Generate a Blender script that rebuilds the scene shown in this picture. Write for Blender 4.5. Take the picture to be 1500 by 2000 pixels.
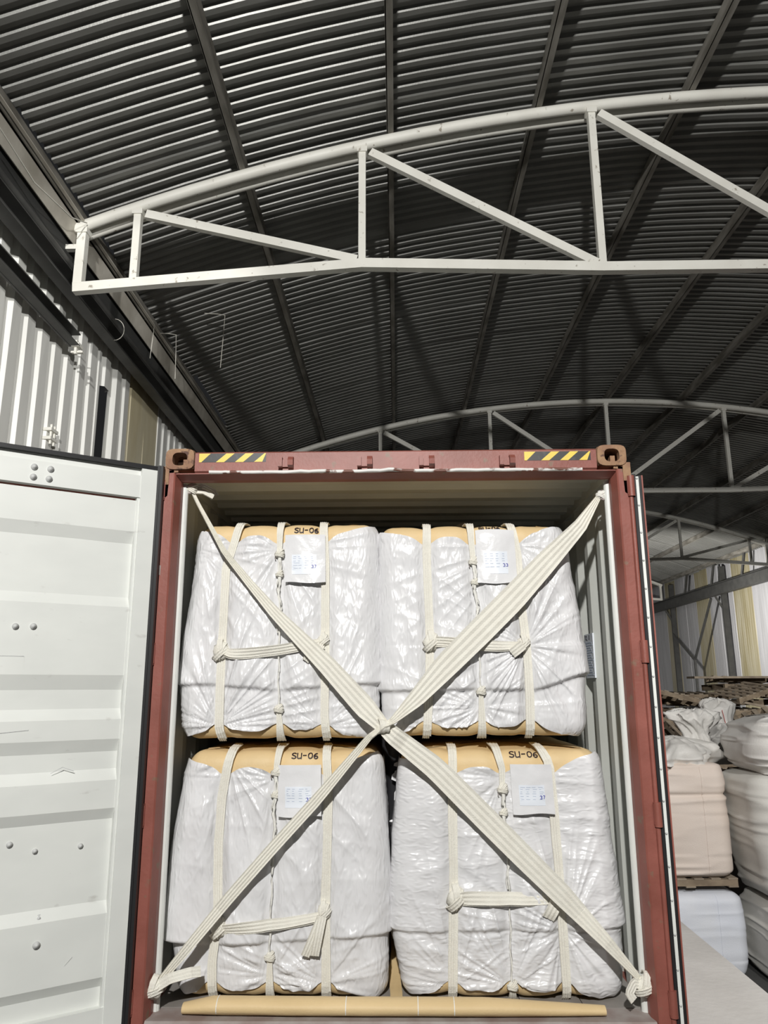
import bpy, math, random
import numpy as np
from mathutils import Vector, Matrix
random.seed(7)
scene = bpy.context.scene
for o in list(bpy.data.objects): bpy.data.objects.remove(o, do_unlink=True)
COL = scene.collection
PI = math.pi

# ------------------------------------------------------------------ camera, world, lamps, exposure
CAMZ = 2.908
F_PX = 1467.3
cam_d = bpy.data.cameras.new('camera'); cam = bpy.data.objects.new('camera', cam_d); COL.objects.link(cam)
cam_d.sensor_fit = 'VERTICAL'; cam_d.sensor_height = 36.0; cam_d.lens = F_PX / 2000 * 36.0
cam_d.clip_start = 0.05; cam_d.clip_end = 300
p_, y_, r_ = .227846, .015444, -.004668
fw = Vector((-math.sin(y_)*math.cos(p_), math.cos(y_)*math.cos(p_), math.sin(p_)))
ri = Vector((math.cos(y_), math.sin(y_), 0)); up = ri.cross(fw)
ri2 = math.cos(r_)*ri + math.sin(r_)*up; up2 = -math.sin(r_)*ri + math.cos(r_)*up
cam.matrix_world = Matrix(((ri2.x, up2.x, -fw.x, 0), (ri2.y, up2.y, -fw.y, 0), (ri2.z, up2.z, -fw.z, CAMZ), (0, 0, 0, 1)))
scene.camera = cam

world = bpy.data.worlds.new('world'); scene.world = world; world.use_nodes = True
world.node_tree.nodes['Background'].inputs[0].default_value = (.95, .97, 1.0, 1)
world.node_tree.nodes['Background'].inputs[1].default_value = .016

def lamp(name, loc, power, radius, color=(1, 1, 1), target=None, angle=None, blend=.4):
    d = bpy.data.lights.new(name, 'SPOT' if target else 'POINT'); d.energy = power; d.shadow_soft_size = radius; d.color = color
    o = bpy.data.objects.new(name, d); COL.objects.link(o); o.location = loc
    if target:
        d.spot_size = angle; d.spot_blend = blend
        o.rotation_euler = (Vector(target) - Vector(loc)).to_track_quat('-Z', 'Y').to_euler()
    return o
# the yard floodlight over the dock behind the camera, a floodlight inside the hall, and added fill spots
lamp('yard_floodlight', (-.38, -3.6, 6.65), 3150, .10, (1.0, .985, .955))
lamp('siding_fill', (2.4, -2.6, 6.0), 2000, .12, (1.0, .985, .955), (-3.4, 7.8, 5.55), math.radians(21), .35)  # added fill spot to brighten the left siding
lamp('dock_fill', (3.3, 1.3, 5.8), 1150, .12, (1.0, .98, .95), (3.5, 8.0, 1.2), math.radians(72), .5)  # added lamp that lifts the bulk bags and the dock edge
lamp('heap_fill', (9.5, 9.5, 6.0), 1900, .12, (1.0, .97, .92), (8.6, 18.5, 2.2), math.radians(50), .5)  # extra light put in because the pallet heap was too dark
lamp('bay_floodlight', (8.2, 24.75, 5.2), 1150, .12, (1.0, .97, .92), (12.4, 29.0, 3.8), math.radians(150), .5)

vs = scene.view_settings
vs.view_transform = 'Standard'; vs.look = 'None'; vs.exposure = 0.0; vs.gamma = 1.0; vs.use_curve_mapping = False

# ------------------------------------------------------------------ helpers
def noise_tab(seed): return np.random.RandomState(seed).rand(128, 128)
_tabs = {}
def vn(x, y, seed=0):
    t = _tabs.setdefault(seed, noise_tab(seed))
    x = np.asarray(x, float); y = np.asarray(y, float)
    xi = np.floor(x).astype(int); yi = np.floor(y).astype(int); fx = x-xi; fy = y-yi
    fx = fx*fx*(3-2*fx); fy = fy*fy*(3-2*fy)
    a = t[xi % 128, yi % 128]; b = t[(xi+1) % 128, yi % 128]; c = t[xi % 128, (yi+1) % 128]; d = t[(xi+1) % 128, (yi+1) % 128]
    return (a*(1-fx)+b*fx)*(1-fy)+(c*(1-fx)+d*fx)*fy
def fbm(x, y, seed=0, o=3):
    s = 0; am = .5
    for k in range(o): s = s+am*(vn(x*2**k, y*2**k, seed+k)-.5)*2; am *= .5
    return s
def ridge(x, y, seed=0): return 1-np.abs(2*vn(x, y, seed)-1)

class MB:
    def __init__(s): s.v = []; s.f = []; s.mi = []; s.sm = []
    def add(s, v, f, mi=0, smooth=False):
        n = len(s.v); s.v += [tuple(p) for p in v]; s.f += [tuple(i+n for i in q) for q in f]; s.mi += [mi]*len(f); s.sm += [smooth]*len(f); return s
    def box(s, lo, hi, mi=0):
        (a, b, c), (d, e, g) = lo, hi
        return s.add([(a, b, c), (d, b, c), (d, e, c), (a, e, c), (a, b, g), (d, b, g), (d, e, g), (a, e, g)],
                     [(0, 3, 2, 1), (4, 5, 6, 7), (0, 1, 5, 4), (1, 2, 6, 5), (2, 3, 7, 6), (3, 0, 4, 7)], mi)
    def bar(s, p, q, w, h, upv=(0, 0, 1), mi=0):
        p = Vector(p); q = Vector(q); t = (q-p).normalized(); b = t.cross(Vector(upv))
        if b.length < 1e-4: b = t.cross(Vector((0, 1, 0)))
        b.normalize(); u = b.cross(t); v = []
        for e in (p, q):
            for i, j in ((-1, -1), (1, -1), (1, 1), (-1, 1)): v.append(e+b*(w/2*i)+u*(h/2*j))
        return s.add(v, [(3, 2, 1, 0), (4, 5, 6, 7), (0, 1, 5, 4), (1, 2, 6, 5), (2, 3, 7, 6), (3, 0, 4, 7)], mi)
    def tube(s, pts, r, n=10, mi=0, caps=True):
        pts = [Vector(p) for p in pts]; R = r if hasattr(r, '__len__') else [r]*len(pts); v = []; f = []
        for i, p in enumerate(pts):
            t = (pts[min(i+1, len(pts)-1)]-pts[max(i-1, 0)]).normalized()
            a = t.cross(Vector((0, 0, 1)));
            if a.length < .05: a = t.cross(Vector((0, 1, 0)))
            a.normalize(); b = a.cross(t)
            for k in range(n): v.append(p+(a*math.cos(2*PI*k/n)+b*math.sin(2*PI*k/n))*R[i])
        for i in range(len(pts)-1):
            for k in range(n): f.append((i*n+k, i*n+(k+1) % n, (i+1)*n+(k+1) % n, (i+1)*n+k))
        s.add(v, f, mi, True)
        if caps: s.add(v[:n], [tuple(range(n))], mi); s.add(v[-n:], [tuple(range(n))[::-1]], mi)
        return s
    def prism(s, poly, ext, mi=0):
        """closed polygon (3d pts) swept by vector"""
        e = Vector(ext); n = len(poly); P = [Vector(p) for p in poly]
        v = P+[p+e for p in P]; f = [tuple(range(n))[::-1], tuple(range(n, 2*n))]+[(i, (i+1) % n, n+(i+1) % n, n+i) for i in range(n)]
        return s.add(v, f, mi)
    def grid(s, P, closed_u=False, mi=0, smooth=True, flip=False):
        P = np.asarray(P, float); r, c, _ = P.shape; f = []
        for i in range(r-1):
            for j in range(c if closed_u else c-1):
                k = (j+1) % c; q = (i*c+j, i*c+k, (i+1)*c+k, (i+1)*c+j); f.append(q[::-1] if flip else q)
        return s.add(P.reshape(-1, 3).tolist(), f, mi, smooth)
    def ribbon(s, pts, widths, normals, th=.004, ridges=3, rh=.0012, mi=0, nc=None):
        pts = [Vector(p) for p in pts]; n = len(pts); nc = nc or (ridges*4+1); v = []; f = []
        W = widths if hasattr(widths, '__len__') else [widths]*n
        N = normals if isinstance(normals, list) else [normals]*n
        for i, p in enumerate(pts):
            t = (pts[min(i+1, n-1)]-pts[max(i-1, 0)]).normalized(); nn = Vector(N[i]); nn = (nn-t*nn.dot(t)).normalized(); b = t.cross(nn)
            for j in range(nc):
                u = j/(nc-1); hgt = th/2+rh*math.cos(2*PI*ridges*u) if ridges else th/2
                v.append(p+b*((u-.5)*W[i])+nn*hgt)
            for j in range(nc):
                u = 1-j/(nc-1); v.append(p+b*((u-.5)*W[i])-nn*(th/2))
        m = 2*nc
        for i in range(n-1):
            for j in range(m): f.append((i*m+j, i*m+(j+1) % m, (i+1)*m+(j+1) % m, (i+1)*m+j))
        f.append(tuple(range(m))[::-1]); f.append(tuple(range((n-1)*m, n*m)))
        return s.add(v, f, mi, False)
    def blob(s, c, rx, ry, rz, seed=0, amp=.15, nu=14, nv=10, freq=3, mi=0):
        c = Vector(c); v = []; f = []
        th = np.linspace(0, PI, nv+1); ph = np.arange(nu)*2*PI/nu
        for t in th:
            for q in ph:
                k = 1+amp*(2*float(vn(math.cos(q)*freq+9+math.cos(t)*freq, math.sin(q)*freq+9+t, seed))-1)
                v.append((c.x+rx*k*math.sin(t)*math.cos(q), c.y+ry*k*math.sin(t)*math.sin(q), c.z+rz*k*math.cos(t)))
        for i in range(nv):
            for j in range(nu): f.append((i*nu+j, (i+1)*nu+j, (i+1)*nu+(j+1) % nu, i*nu+(j+1) % nu))
        return s.add(v, f, mi, True)

ORG = {}
def link(o, parent, org):
    COL.objects.link(o); ORG[o] = Vector(org)
    if parent: o.parent = parent; o.location = Vector(org)-ORG[parent]
    else: o.location = org
    return o
def obj(name, mb, mats, parent=None, org=None, label=None):
    org = Vector(org) if org is not None else (ORG[parent] if parent else Vector((0, 0, 0)))
    me = bpy.data.meshes.new(name)
    V = [(p[0]-org.x, p[1]-org.y, p[2]-org.z) for p in mb.v]
    me.from_pydata(V, [], mb.f)
    for m in (mats if isinstance(mats, (list, tuple)) else [mats]): me.materials.append(m)
    me.polygons.foreach_set('material_index', mb.mi); me.polygons.foreach_set('use_smooth', mb.sm); me.update()
    o = bpy.data.objects.new(name, me); link(o, parent, org)
    if label: o['label'] = label
    return o
def tag(o, label, cat, group=None, kind=None):
    o['label'] = label; o['category'] = cat
    if group: o['group'] = group
    if kind: o['kind'] = kind
    return o
def thing(name, loc, label, cat, group=None):
    o = bpy.data.objects.new(name, None); o.empty_display_size = .1; link(o, None, loc); return tag(o, label, cat, group)
def struct(o, label=None):
    o['kind'] = 'structure'
    if label: o['label'] = label
    return o
def single(name, mb, mats, org, label, cat, group=None): return tag(obj(name, mb, mats, None, org), label, cat, group)

# ------------------------------------------------------------------ materials
def mat(name, col, rough=.5, metal=0, var=None, vscale=4, vamt=.5, bump=0, bscale=40, stretch=(1, 1, 1), spec=.5, var2=None, v2scale=20, v2lo=.55, v2hi=.7, coat=0, vlo=.35, vhi=.65, bump2=0, b2scale=8, trans=0):
    m = bpy.data.materials.new(name); m.use_nodes = True; nt = m.node_tree; N = nt.nodes; L = nt.links
    b = N['Principled BSDF']; b.inputs['Base Color'].default_value = (*col, 1); b.inputs['Roughness'].default_value = rough; b.inputs['Metallic'].default_value = metal
    b.inputs['Specular IOR Level'].default_value = spec; b.inputs['Coat Weight'].default_value = coat
    if trans: b.inputs['Transmission Weight'].default_value = trans
    tc = N.new('ShaderNodeTexCoord'); mp = N.new('ShaderNodeMapping'); mp.inputs['Scale'].default_value = stretch; L.new(tc.outputs['Object'], mp.inputs['Vector'])
    def nz(sc, det=5):
        n = N.new('ShaderNodeTexNoise'); n.inputs['Scale'].default_value = sc; n.inputs['Detail'].default_value = det; L.new(mp.outputs['Vector'], n.inputs['Vector']); return n
    cur = None
    def layer(prev, c2, sc, lo, hi, amt):
        n = nz(sc); r = N.new('ShaderNodeMapRange'); r.inputs['From Min'].default_value = lo; r.inputs['From Max'].default_value = hi; r.inputs['To Max'].default_value = amt
        L.new(n.outputs['Fac'], r.inputs['Value']); mx = N.new('ShaderNodeMix'); mx.data_type = 'RGBA'
        L.new(r.outputs['Result'], mx.inputs['Factor'])
        if prev is None: mx.inputs['A'].default_value = (*col, 1)
        else: L.new(prev, mx.inputs['A'])
        mx.inputs['B'].default_value = (*c2, 1); return mx.outputs['Result']
    if var: cur = layer(cur, var, vscale, vlo, vhi, vamt)
    if var2: cur = layer(cur, var2, v2scale, v2lo, v2hi, 1.0)
    if cur is not None: L.new(cur, b.inputs['Base Color'])
    prevn = None
    for am, sc in ((bump, bscale), (bump2, b2scale)):
        if am:
            n = nz(sc, 4); bp = N.new('ShaderNodeBump'); bp.inputs['Strength'].default_value = am; bp.inputs['Distance'].default_value = .02; L.new(n.outputs['Fac'], bp.inputs['Height'])
            if prevn: L.new(prevn, bp.inputs['Normal'])
            prevn = bp.outputs['Normal']
    if prevn: L.new(prevn, b.inputs['Normal'])
    return m
M = {}
M['roof'] = mat('roof_sheet_metal', (.27, .27, .255), .42, .3, var=(.20, .20, .185), vscale=1.2, vamt=.8, bump=.05, bscale=60)
M['purlin'] = mat('purlin_steel', (.28, .265, .235), .6, 0, var=(.13, .12, .10), vscale=9, vamt=1, stretch=(1, .25, 1))
M['truss'] = mat('truss_grey_paint', (.88, .87, .80), .5, 0, var=(.74, .72, .65), vscale=3, vamt=.5, var2=(.36, .32, .26), v2scale=16, v2lo=.66, v2hi=.74)
M['rail'] = mat('dark_steel', (.10, .10, .095), .55, .3, var=(.05, .05, .05), vscale=4)
M['eave'] = mat('eave_steel', (.62, .59, .52), .6, 0, var=(.40, .37, .31), vscale=3, vamt=.9)
M['dark'] = mat('dark_stained_steel', (.035, .036, .035), .8, 0, var=(.07, .065, .055), vscale=3, vlo=.5, vhi=.8)
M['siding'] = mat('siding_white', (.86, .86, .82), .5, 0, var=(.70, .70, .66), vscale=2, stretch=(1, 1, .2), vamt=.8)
M['siding_y'] = mat('siding_yellowed', (.72, .66, .48), .4, 0, var=(.56, .48, .29), vscale=3, stretch=(1, 1, .2), vamt=.8)
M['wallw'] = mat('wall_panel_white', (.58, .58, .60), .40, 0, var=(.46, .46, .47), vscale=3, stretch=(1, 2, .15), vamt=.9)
M['wally'] = mat('wall_panel_yellow', (.50, .46, .33), .38, 0, var=(.36, .31, .17), vscale=3, stretch=(1, 2, .15), vamt=.9)
M['red'] = mat('container_red_paint', (.285, .092, .070), .5, 0, var=(.205, .062, .044), vscale=5, vamt=.8, var2=(.20, .12, .08), v2scale=14, v2lo=.64, v2hi=.72, bump=.06, bscale=50)
M['rust'] = mat('rusty_casting', (.25, .13, .08), .75, 0, var=(.36, .22, .12), vscale=14, vamt=.9, var2=(.10, .05, .035), v2scale=22, v2lo=.56, v2hi=.66, bump=.3, bscale=45)
M['peel'] = mat('peeled_white_strip', (.72, .71, .68), .5, 0, var2=(.16, .07, .05), v2scale=9, v2lo=.50, v2hi=.54, stretch=(1, 1, 1))
M['white'] = mat('container_white_paint', (.72, .735, .70), .42, 0, var=(.66, .675, .645), vscale=3, vamt=.7, var2=(.55, .55, .52), v2scale=9, v2lo=.68, v2hi=.78, stretch=(1, 1, 2.2))
M['inner'] = mat('container_inner_paint', (.74, .755, .71), .45, 0, var=(.64, .655, .61), vscale=3, vamt=.7, stretch=(1, 1, .5))
M['gasket'] = mat('black_rubber', (.015, .015, .016), .45)
M['bolt'] = mat('painted_bolt', (.55, .56, .55), .5, 0, var=(.42, .42, .41), vscale=60)
M['dock'] = mat('dock_concrete', (.47, .46, .44), .85, 0, var=(.40, .39, .37), vscale=2.5, vamt=.8, bump=.15, bscale=25)
M['ground'] = mat('ground_concrete', (.07, .07, .068), .9, 0, var=(.05, .05, .05), vscale=1.5, bump=.2, bscale=15)
M['apron'] = mat('apron_bounce_dark', (.055, .055, .054), .9, 0, var=(.035, .035, .035), vscale=3, bump=.3, bscale=60)  # near black so the unseen apron bounces little light upward
M['plank'] = mat('container_floor_wood', (.32, .30, .28), .6, 0, var=(.22, .20, .18), vscale=5, stretch=(1, .2, 1), vamt=.9)
M['steel'] = mat('worn_sill_steel', (.36, .33, .31), .55, 0, var=(.25, .19, .17), vscale=8, vamt=.9)
def film(name, st):
    m = mat(name, (.735, .735, .745), .28, 0, var=(.69, .685, .69), vscale=5, vamt=.6, bump=.40, bscale=6, bump2=.30, b2scale=26, spec=.5, stretch=st)
    for nd in m.node_tree.nodes:
        if nd.type == 'TEX_NOISE' and nd.outputs['Fac'].links and nd.outputs['Fac'].links[0].to_node.type == 'BUMP':
            nd.noise_type = 'RIDGED_MULTIFRACTAL'; nd.inputs['Detail'].default_value = 4.0; nd.inputs['Roughness'].default_value = .5; nd.inputs['Distortion'].default_value = .25
    return m
M['film'] = film('white_wrap_film', (1.9, 1.9, .75)); M['filmh'] = film('white_wrap_film_cross', (.8, .8, 1.9))
M['kraft'] = mat('tan_kraft_fabric', (.73, .55, .30), .6, 0, var=(.65, .48, .25), vscale=5, vamt=.6, bump=.08, bscale=90)
M['web'] = mat('cream_webbing', (.78, .76, .68), .75, 0, var=(.71, .68, .60), vscale=20, vamt=.5, bump=.25, bscale=160)
M['cord'] = mat('white_cord', (.78, .77, .72), .7, 0, bump=.2, bscale=150)
M['pouch'] = mat('clear_document_pouch', (.76, .76, .77), .18, 0, bump=.14, bscale=22, coat=.2)
M['paper'] = mat('pale_label_paper', (.76, .80, .86), .35)
M['ink'] = mat('black_marker', (.02, .012, .02), .5)
M['inkb'] = mat('blue_ink', (.05, .05, .35), .5)
M['print'] = mat('faint_print', (.42, .48, .60), .5)
M['tapey'] = mat('yellow_tape', (.80, .60, .08), .45, 0, var=(.70, .52, .10), vscale=18)
M['tapeb'] = mat('black_tape', (.025, .025, .026), .45, 0, var=(.10, .10, .10), vscale=22, vlo=.55, vhi=.75)
M['blackfilm'] = mat('black_film', (.018, .018, .02), .3)
M['wood'] = mat('pallet_wood', (.30, .235, .165), .8, 0, var=(.17, .13, .09), vscale=6, vamt=.9, stretch=(1, 1, 1))
M['wood2'] = mat('weathered_wood', (.36, .30, .23), .8, 0, var=(.2, .16, .12), vscale=5, vamt=.9)
M['bagpink'] = mat('bag_pink_beige', (.66, .57, .50), .7, 0, var=(.68, .60, .54), vscale=2.2, vamt=.8, bump=.12, bscale=90)
M['baggrey'] = mat('bag_grey_white', (.58, .57, .53), .65, 0, var=(.66, .65, .61), vscale=3, vamt=.7, bump=.12, bscale=90)
M['bagblue'] = mat('bag_blue_white', (.66, .69, .76), .6, 0, var=(.70, .72, .76), vscale=3, vamt=.7, bump=.1, bscale=90)
M['sackw'] = mat('sack_white', (.66, .65, .62), .55, 0, var=(.58, .56, .53), vscale=5, vamt=.7, bump=.15, bscale=60)
M['redprint'] = mat('red_print', (.5, .05, .04), .5)
M['teal'] = mat('teal_paint', (.02, .05, .05), .5)

# ------------------------------------------------------------------ the hall
def arch(x): return 8.75-20.3+math.sqrt(20.3**2-(x-4.45)**2)     # centre line of the top chord pipes
def ARCH(x): return 8.75-20.3+np.sqrt(20.3**2-(x-4.45)**2)
YT = [6.5, 15.0, 24.0, 34.0]
struct(obj('floor', MB().box((-9, -14, -.2), (16, 40, 0)), M['ground']))
def dock(y0, y1): return MB().prism([(-3.75, y0, .004), (1.93, y0, .004), (2.07, y0, .10), (2.07, y0, 1.21), (2.03, y0, 1.25), (-3.75, y0, 1.25)], (0, y1-y0, 0))
struct(obj('floor', dock(3.7, 17.5), M['dock']), 'raised concrete loading dock the container stands on')
struct(obj('floor', dock(-9, 3.69), M['apron']), 'unseen apron in front of the container, kept dark to cut bounce light')  # out of view, added dark to keep bounce off the roof

# roof: overlapping corrugated sheets
ceil = struct(bpy.data.objects.new('ceiling', None)); link(ceil, None, (4.45, 4.4, 8.9)); ceil['label'] = 'arched hall roof of dark corrugated metal sheets'
PITCH = .1375; YR0 = 4.1; NS_ = 31; RPS = 8
XS = np.linspace(-3.07, 12.32, 33)
for k in range(NS_):
    yk = YR0+k*PITCH*RPS; pr = []
    for r in range(RPS):
        b = yk+r*PITCH; w = .030 if r == RPS-1 and k % 2 else 0; pr += [(b, .036), (b+.048-w*.6, .036), (b+.066, 0), (b+.118, 0), (b+.1375, .036)]
    pr.append((pr[-1][0]+.03, .036))
    rr = np.random.RandomState(100+k); tilt = rr.uniform(-.006, .006); jx = rr.uniform(-.05, .05); lift = .004*(k % 2)
    xx = XS.copy(); xx[0] += jx; xx[-1] += jx; yy = np.array([p[0] for p in pr])[:, None]; dz = np.array([p[1] for p in pr])[:, None]; x = xx[None, :]+0*yy
    sag = .014*(vn(x*.7, x*0+k*1.7, 5)-.5)+.006*(vn(x*2.1, yy*6+0*x, 6)-.5)
    Z = ARCH(np.clip(x, -3.4, 12.3))+.215+dz+sag+tilt*(x-4.5)*.15+lift+.02*np.maximum(0, -2.6-x)*vn(np.array(k*3.1), np.array(1.), 8)
    P = np.stack([x, yy+.03*(vn(x*.5, x*0+k*1.3, 9)-.5), Z], -1)
    obj('roof_sheet', MB().grid(P, smooth=False), M['roof'], ceil)
PX = [-1.525, -.05, 1.447, 3.0, 4.5, 6.05, 7.58, 9.08, 10.55, 12.0]
for x in PX:
    z = arch(x)+.135; m = MB()
    m.bar((x, YR0, z), (x, 37.2, z), .012, .15); m.bar((x+.03, YR0, z+.07), (x+.03, 37.2, z+.07), .062, .010); m.bar((x+.03, YR0, z-.07), (x+.03, 37.2, z-.07), .066, .010); m.bar((x+.06, YR0, z-.055), (x+.06, 37.2, z-.055), .008, .035)
    obj('purlin', m, M['purlin'], ceil)

TLAB = ['nearest light grey arched truss, lit bright, spanning the hall above the container', 'second arched truss, half hidden behind the container roof',
        'third arched truss deep in the hall, right of the open door', 'farthest arched truss by the end wall of the hall']
VX = [-2.5, -.3, 2.0, 4.45, 6.9, 9.2, 11.4]
def chordz(x):
    d = abs(x-4.45); return float(np.interp(d, [0, 2.5, 4.75, 7.5], [6.79, 6.79, 6.86, 6.64]))
for k, y in enumerate(YT):
    t = thing('roof_truss', (4.45, y, 6.64), TLAB[k], 'truss', 'arched roof trusses of the hall')
    for dy, r in ((0, .057), (.15, .05)):
        obj('top_chord', MB().tube([(x, y+dy, arch(x)) for x in np.linspace(-3.12, 12.02, 41)], r, 10), M['truss'], t)
    bx = [-3.06, -.3, 2.0, 4.45, 6.9, 9.2, 11.96]
    for q, (a, b) in enumerate(zip(bx[:-1], bx[1:])):
        obj('bottom_chord', MB().bar((a-.012, y, chordz(a)), (b+.012, y, chordz(b)), .08+.003*(q % 2), .095+.003*(q % 2)), M['truss'], t)
    for x in [-3.03]+VX+[11.93]:
        w = .085 if abs(x-4.45) > 7 else .07
        obj('vertical_strut', MB().bar((x, y, chordz(x)+.04), (x, y, arch(x)-.02), w, w, (0, 1, 0)).bar((x, y, arch(x)-.10), (x, y, arch(x)-.045), w+.03, w+.03, (0, 1, 0)), M['truss'], t)
    for a, b in ((-2.5, -.3), (-.3, 2.0), (2.0, 4.45), (6.9, 4.45), (9.2, 6.9), (11.4, 9.2)):
        s = 1 if b > a else -1
        obj('diagonal_strut', MB().bar((a+.08*s, y, arch(a)-.09), (b-.05*s, y, chordz(b)+.045), .06, .085), M['truss'], t)
    obj('end_bracket', MB().bar((-3.42, y, 7.08), (-3.07, y, 7.08), .06, .05), M['truss'], t)

# left side: eave, wall, rails
wl = struct(bpy.data.objects.new('wall_left', None)); link(wl, None, (-3.6, 4, 1.25)); wl['label'] = 'left hall wall of ribbed vertical metal siding'
def siding(parent, mname, y0, y1, z0, z1, x, pitch=.29, dep=.058, side=1, seed=0, gap=0):
    pr = []; y = y0
    while y < y1-.01:
        p = min(pitch, y1-y); k = p/pitch
        pr += [(y, 0), (y+.10*k, 0), (y+.125*k, dep), (y+.275*k, dep), (y+.30*k, 0)]; y += p
    zs = np.linspace(z0, z1, 9)[:, None]; yy = np.array([p[0] for p in pr])[None, :]; d = np.array([p[1] for p in pr])[None, :]
    P = np.stack([x+side*(d+.02*(vn(yy*2+seed+0*zs, zs*1.1+0*yy, 21)-.5)), yy+0*zs, zs+0*yy], -1)
    return obj('siding_sheet', MB().grid(P, smooth=False, flip=side < 0), M[mname], parent)
for y0, y1 in [(4.2, 5.07), (5.07, 5.94), (5.94, 6.81), (6.81, 7.39), (7.39, 8.07), (8.43, 9.01)]: siding(wl, 'siding', y0, y1, 1.25, 7.3, -3.46, seed=y0)
siding(wl, 'siding', 8.07, 8.43, 6.35, 7.3, -3.46, .36)
for y0 in (9.01, 9.54): siding(wl, 'siding_y', y0, y0+.53, 1.25, 7.3, -3.45, .1325, .03, seed=y0)
for i in range(7): siding(wl, 'siding', 10.07+i*.87, 10.94+i*.87, 1.25, 7.3, -3.46, seed=i)
for i in range(14): siding(wl, 'siding', 16.16+i*1.52, 17.68+i*1.52, 1.25, 7.3, -3.46, seed=i)
for y in [15, 24, 34]:
    obj('column', MB().box((-3.44, y-.02, 1.25), (-3.30, y+.10, 7.1)), M['rail'], wl)

ev = thing('eave_beam', (-3.25, 4, 7.0), 'dark deep beam along the left eave with a pale lower flange', 'beam')
obj('web', MB().bar((-3.19, YR0, 7.18), (-3.19, 37, 7.18), .02, .40), M['dark'], ev)
obj('flange', MB().bar((-3.115, YR0, 7.235), (-3.115, 37, 7.235), .012, .19, (.25, 0, 1)), M['eave'], ev)
ec = obj('edge_channel', MB().bar((-3.055, YR0, 7.40), (-3.055, 37, 7.40), .012, .16), M['purlin'], ev)
obj('lip', MB().bar((-3.02, YR0, 7.345), (-3.02, 37, 7.345), .03, .012), M['eave'], ec)
obj('soffit', MB().bar((-3.36, YR0, 7.42), (-3.36, 37, 7.42), .62, .02, (-.25, 0, 1)), M['dark'], ev)

rb = thing('runway_beam', (-3.2, 4, 6.7), 'upper dark steel rail beam with a pipe along the left wall', 'beam', 'steel rails along the left wall')
obj('web', MB().bar((-3.26, 3.9, 6.80), (-3.26, 30, 6.72), .015, .17), M['rail'], rb)
obj('flange', MB().bar((-3.20, 3.9, 6.885), (-3.20, 30, 6.805), .13, .012), M['rail'], rb)
obj('flange', MB().bar((-3.20, 3.9, 6.715), (-3.20, 30, 6.635), .13, .012), M['rail'], rb)
obj('pipe', MB().tube([(-3.15, 3.9, 6.93), (-3.15, 10, 6.90), (-3.16, 20, 6.86), (-3.15, 30, 6.84)], .035, 10), M['rail'], rb)
obj('cable_tie', MB().tube([(-3.14+.10*math.cos(a), 7.72+.02*math.cos(a), 6.83+.13*math.sin(a)) for a in np.linspace(-2.2, 1.9, 14)], .004, 5), M['web'], rb)
rb2 = thing('wall_rail', (-3.3, 4, 6.3), 'lower dark channel rail on the left wall ending in a bolted clamp', 'rail', 'steel rails along the left wall')
obj('channel', MB().bar((-3.30, 3.9, 6.38), (-3.30, 7.02, 6.36), .02, .14).bar((-3.25, 3.9, 6.44), (-3.25, 7.02, 6.42), .10, .012).bar((-3.25, 3.9, 6.32), (-3.25, 7.02, 6.30), .10, .012), M['rail'], rb2)
obj('clamp', MB().box((-3.28, 7.0, 6.29), (-3.20, 7.10, 6.33)).box((-3.26, 7.03, 6.22), (-3.235, 7.07, 6.37)).box((-3.30, 7.05, 6.24), (-3.18, 7.09, 6.26)), M['truss'], rb2)
cl = thing('wall_clamp', (-3.42, 6.97, 5.28), 'small pale bolted clamp on the siding just above the open left door', 'clamp')
obj('plate', MB().box((-3.44, 6.91, 5.36), (-3.35, 7.06, 5.39)).box((-3.44, 6.91, 5.27), (-3.35, 7.06, 5.30)), M['truss'], cl)
for q in (6.95, 7.02): obj('bolt', MB().bar((-3.37, q, 5.23), (-3.37, q, 5.43), .02, .02), M['truss'], cl)
single('cable', MB().tube([(-2.97, 4.6, 7.06), (-2.97, 5.4, 6.99), (-2.97, 6.1, 7.14), (-2.97, 6.42, 7.30)], .006, 6), M['web'], (-3.2, 5.4, 7.1), 'thin pale cable strung along the left eave to the nearest truss', 'cable')
for i, (x, y, z, dx, l) in enumerate(((-2.86, 9.05, 7.42, .02, .62), (-2.98, 8.55, 7.36, -.03, .50), (-2.24, 9.1, 7.72, -.03, .75))):
    lab = ['bent thin wire hanging in the left roof corner, nearest the wall', 'middle one of three thin wires hanging in the left roof corner', 'longest thin wire hanging straight from the roof right of the left eave'][i]
    single('hanging_wire', MB().tube([(x-.25, y-.1, z-.02), (x-.1, y, z+.02), (x, y, z), (x+dx*.5, y, z-l*.5), (x+dx, y, z-l)], .005, 5), M['web'], (x, y, z-l), lab, 'wire', 'loose wires under the roof')

# right side and end wall
XR = 12.6
wr = struct(bpy.data.objects.new('wall_right', None)); link(wr, None, (XR, 20, 0)); wr['label'] = 'far right hall wall of pale and yellowed ribbed panels'
seq = [(10, 12, 'wallw'), (12, 14, 'wallw'), (14, 16, 'wally'), (16, 18, 'wallw'), (18, 20, 'wallw'), (20, 21.5, 'wally'), (21.5, 24.0, 'wallw'), (24.0, 26.6, 'wallw'), (26.6, 28.1, 'wally'), (28.1, 29.3, 'wallw'), (29.3, 30.3, 'wallw'), (30.3, 31.6, 'wally'), (31.6, 32.8, 'wallw'), (32.8, 33.9, 'wallw'), (33.9, 35.2, 'wally'), (35.2, 37.3, 'wallw')]
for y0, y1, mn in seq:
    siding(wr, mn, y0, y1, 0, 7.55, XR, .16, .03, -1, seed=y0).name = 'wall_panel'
for y in (15, 19.5, 24, 28.6, 34):
    obj('column', MB().box((XR-.30, y-.06, 0), (XR-.10, y+.06, 7.3)), M['rail'], wr)
    obj('knee_brace', MB().bar((XR-.2, y, 5.55), (XR-.55, y, 6.2), .06, .06), M['rail'], wr)
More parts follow.
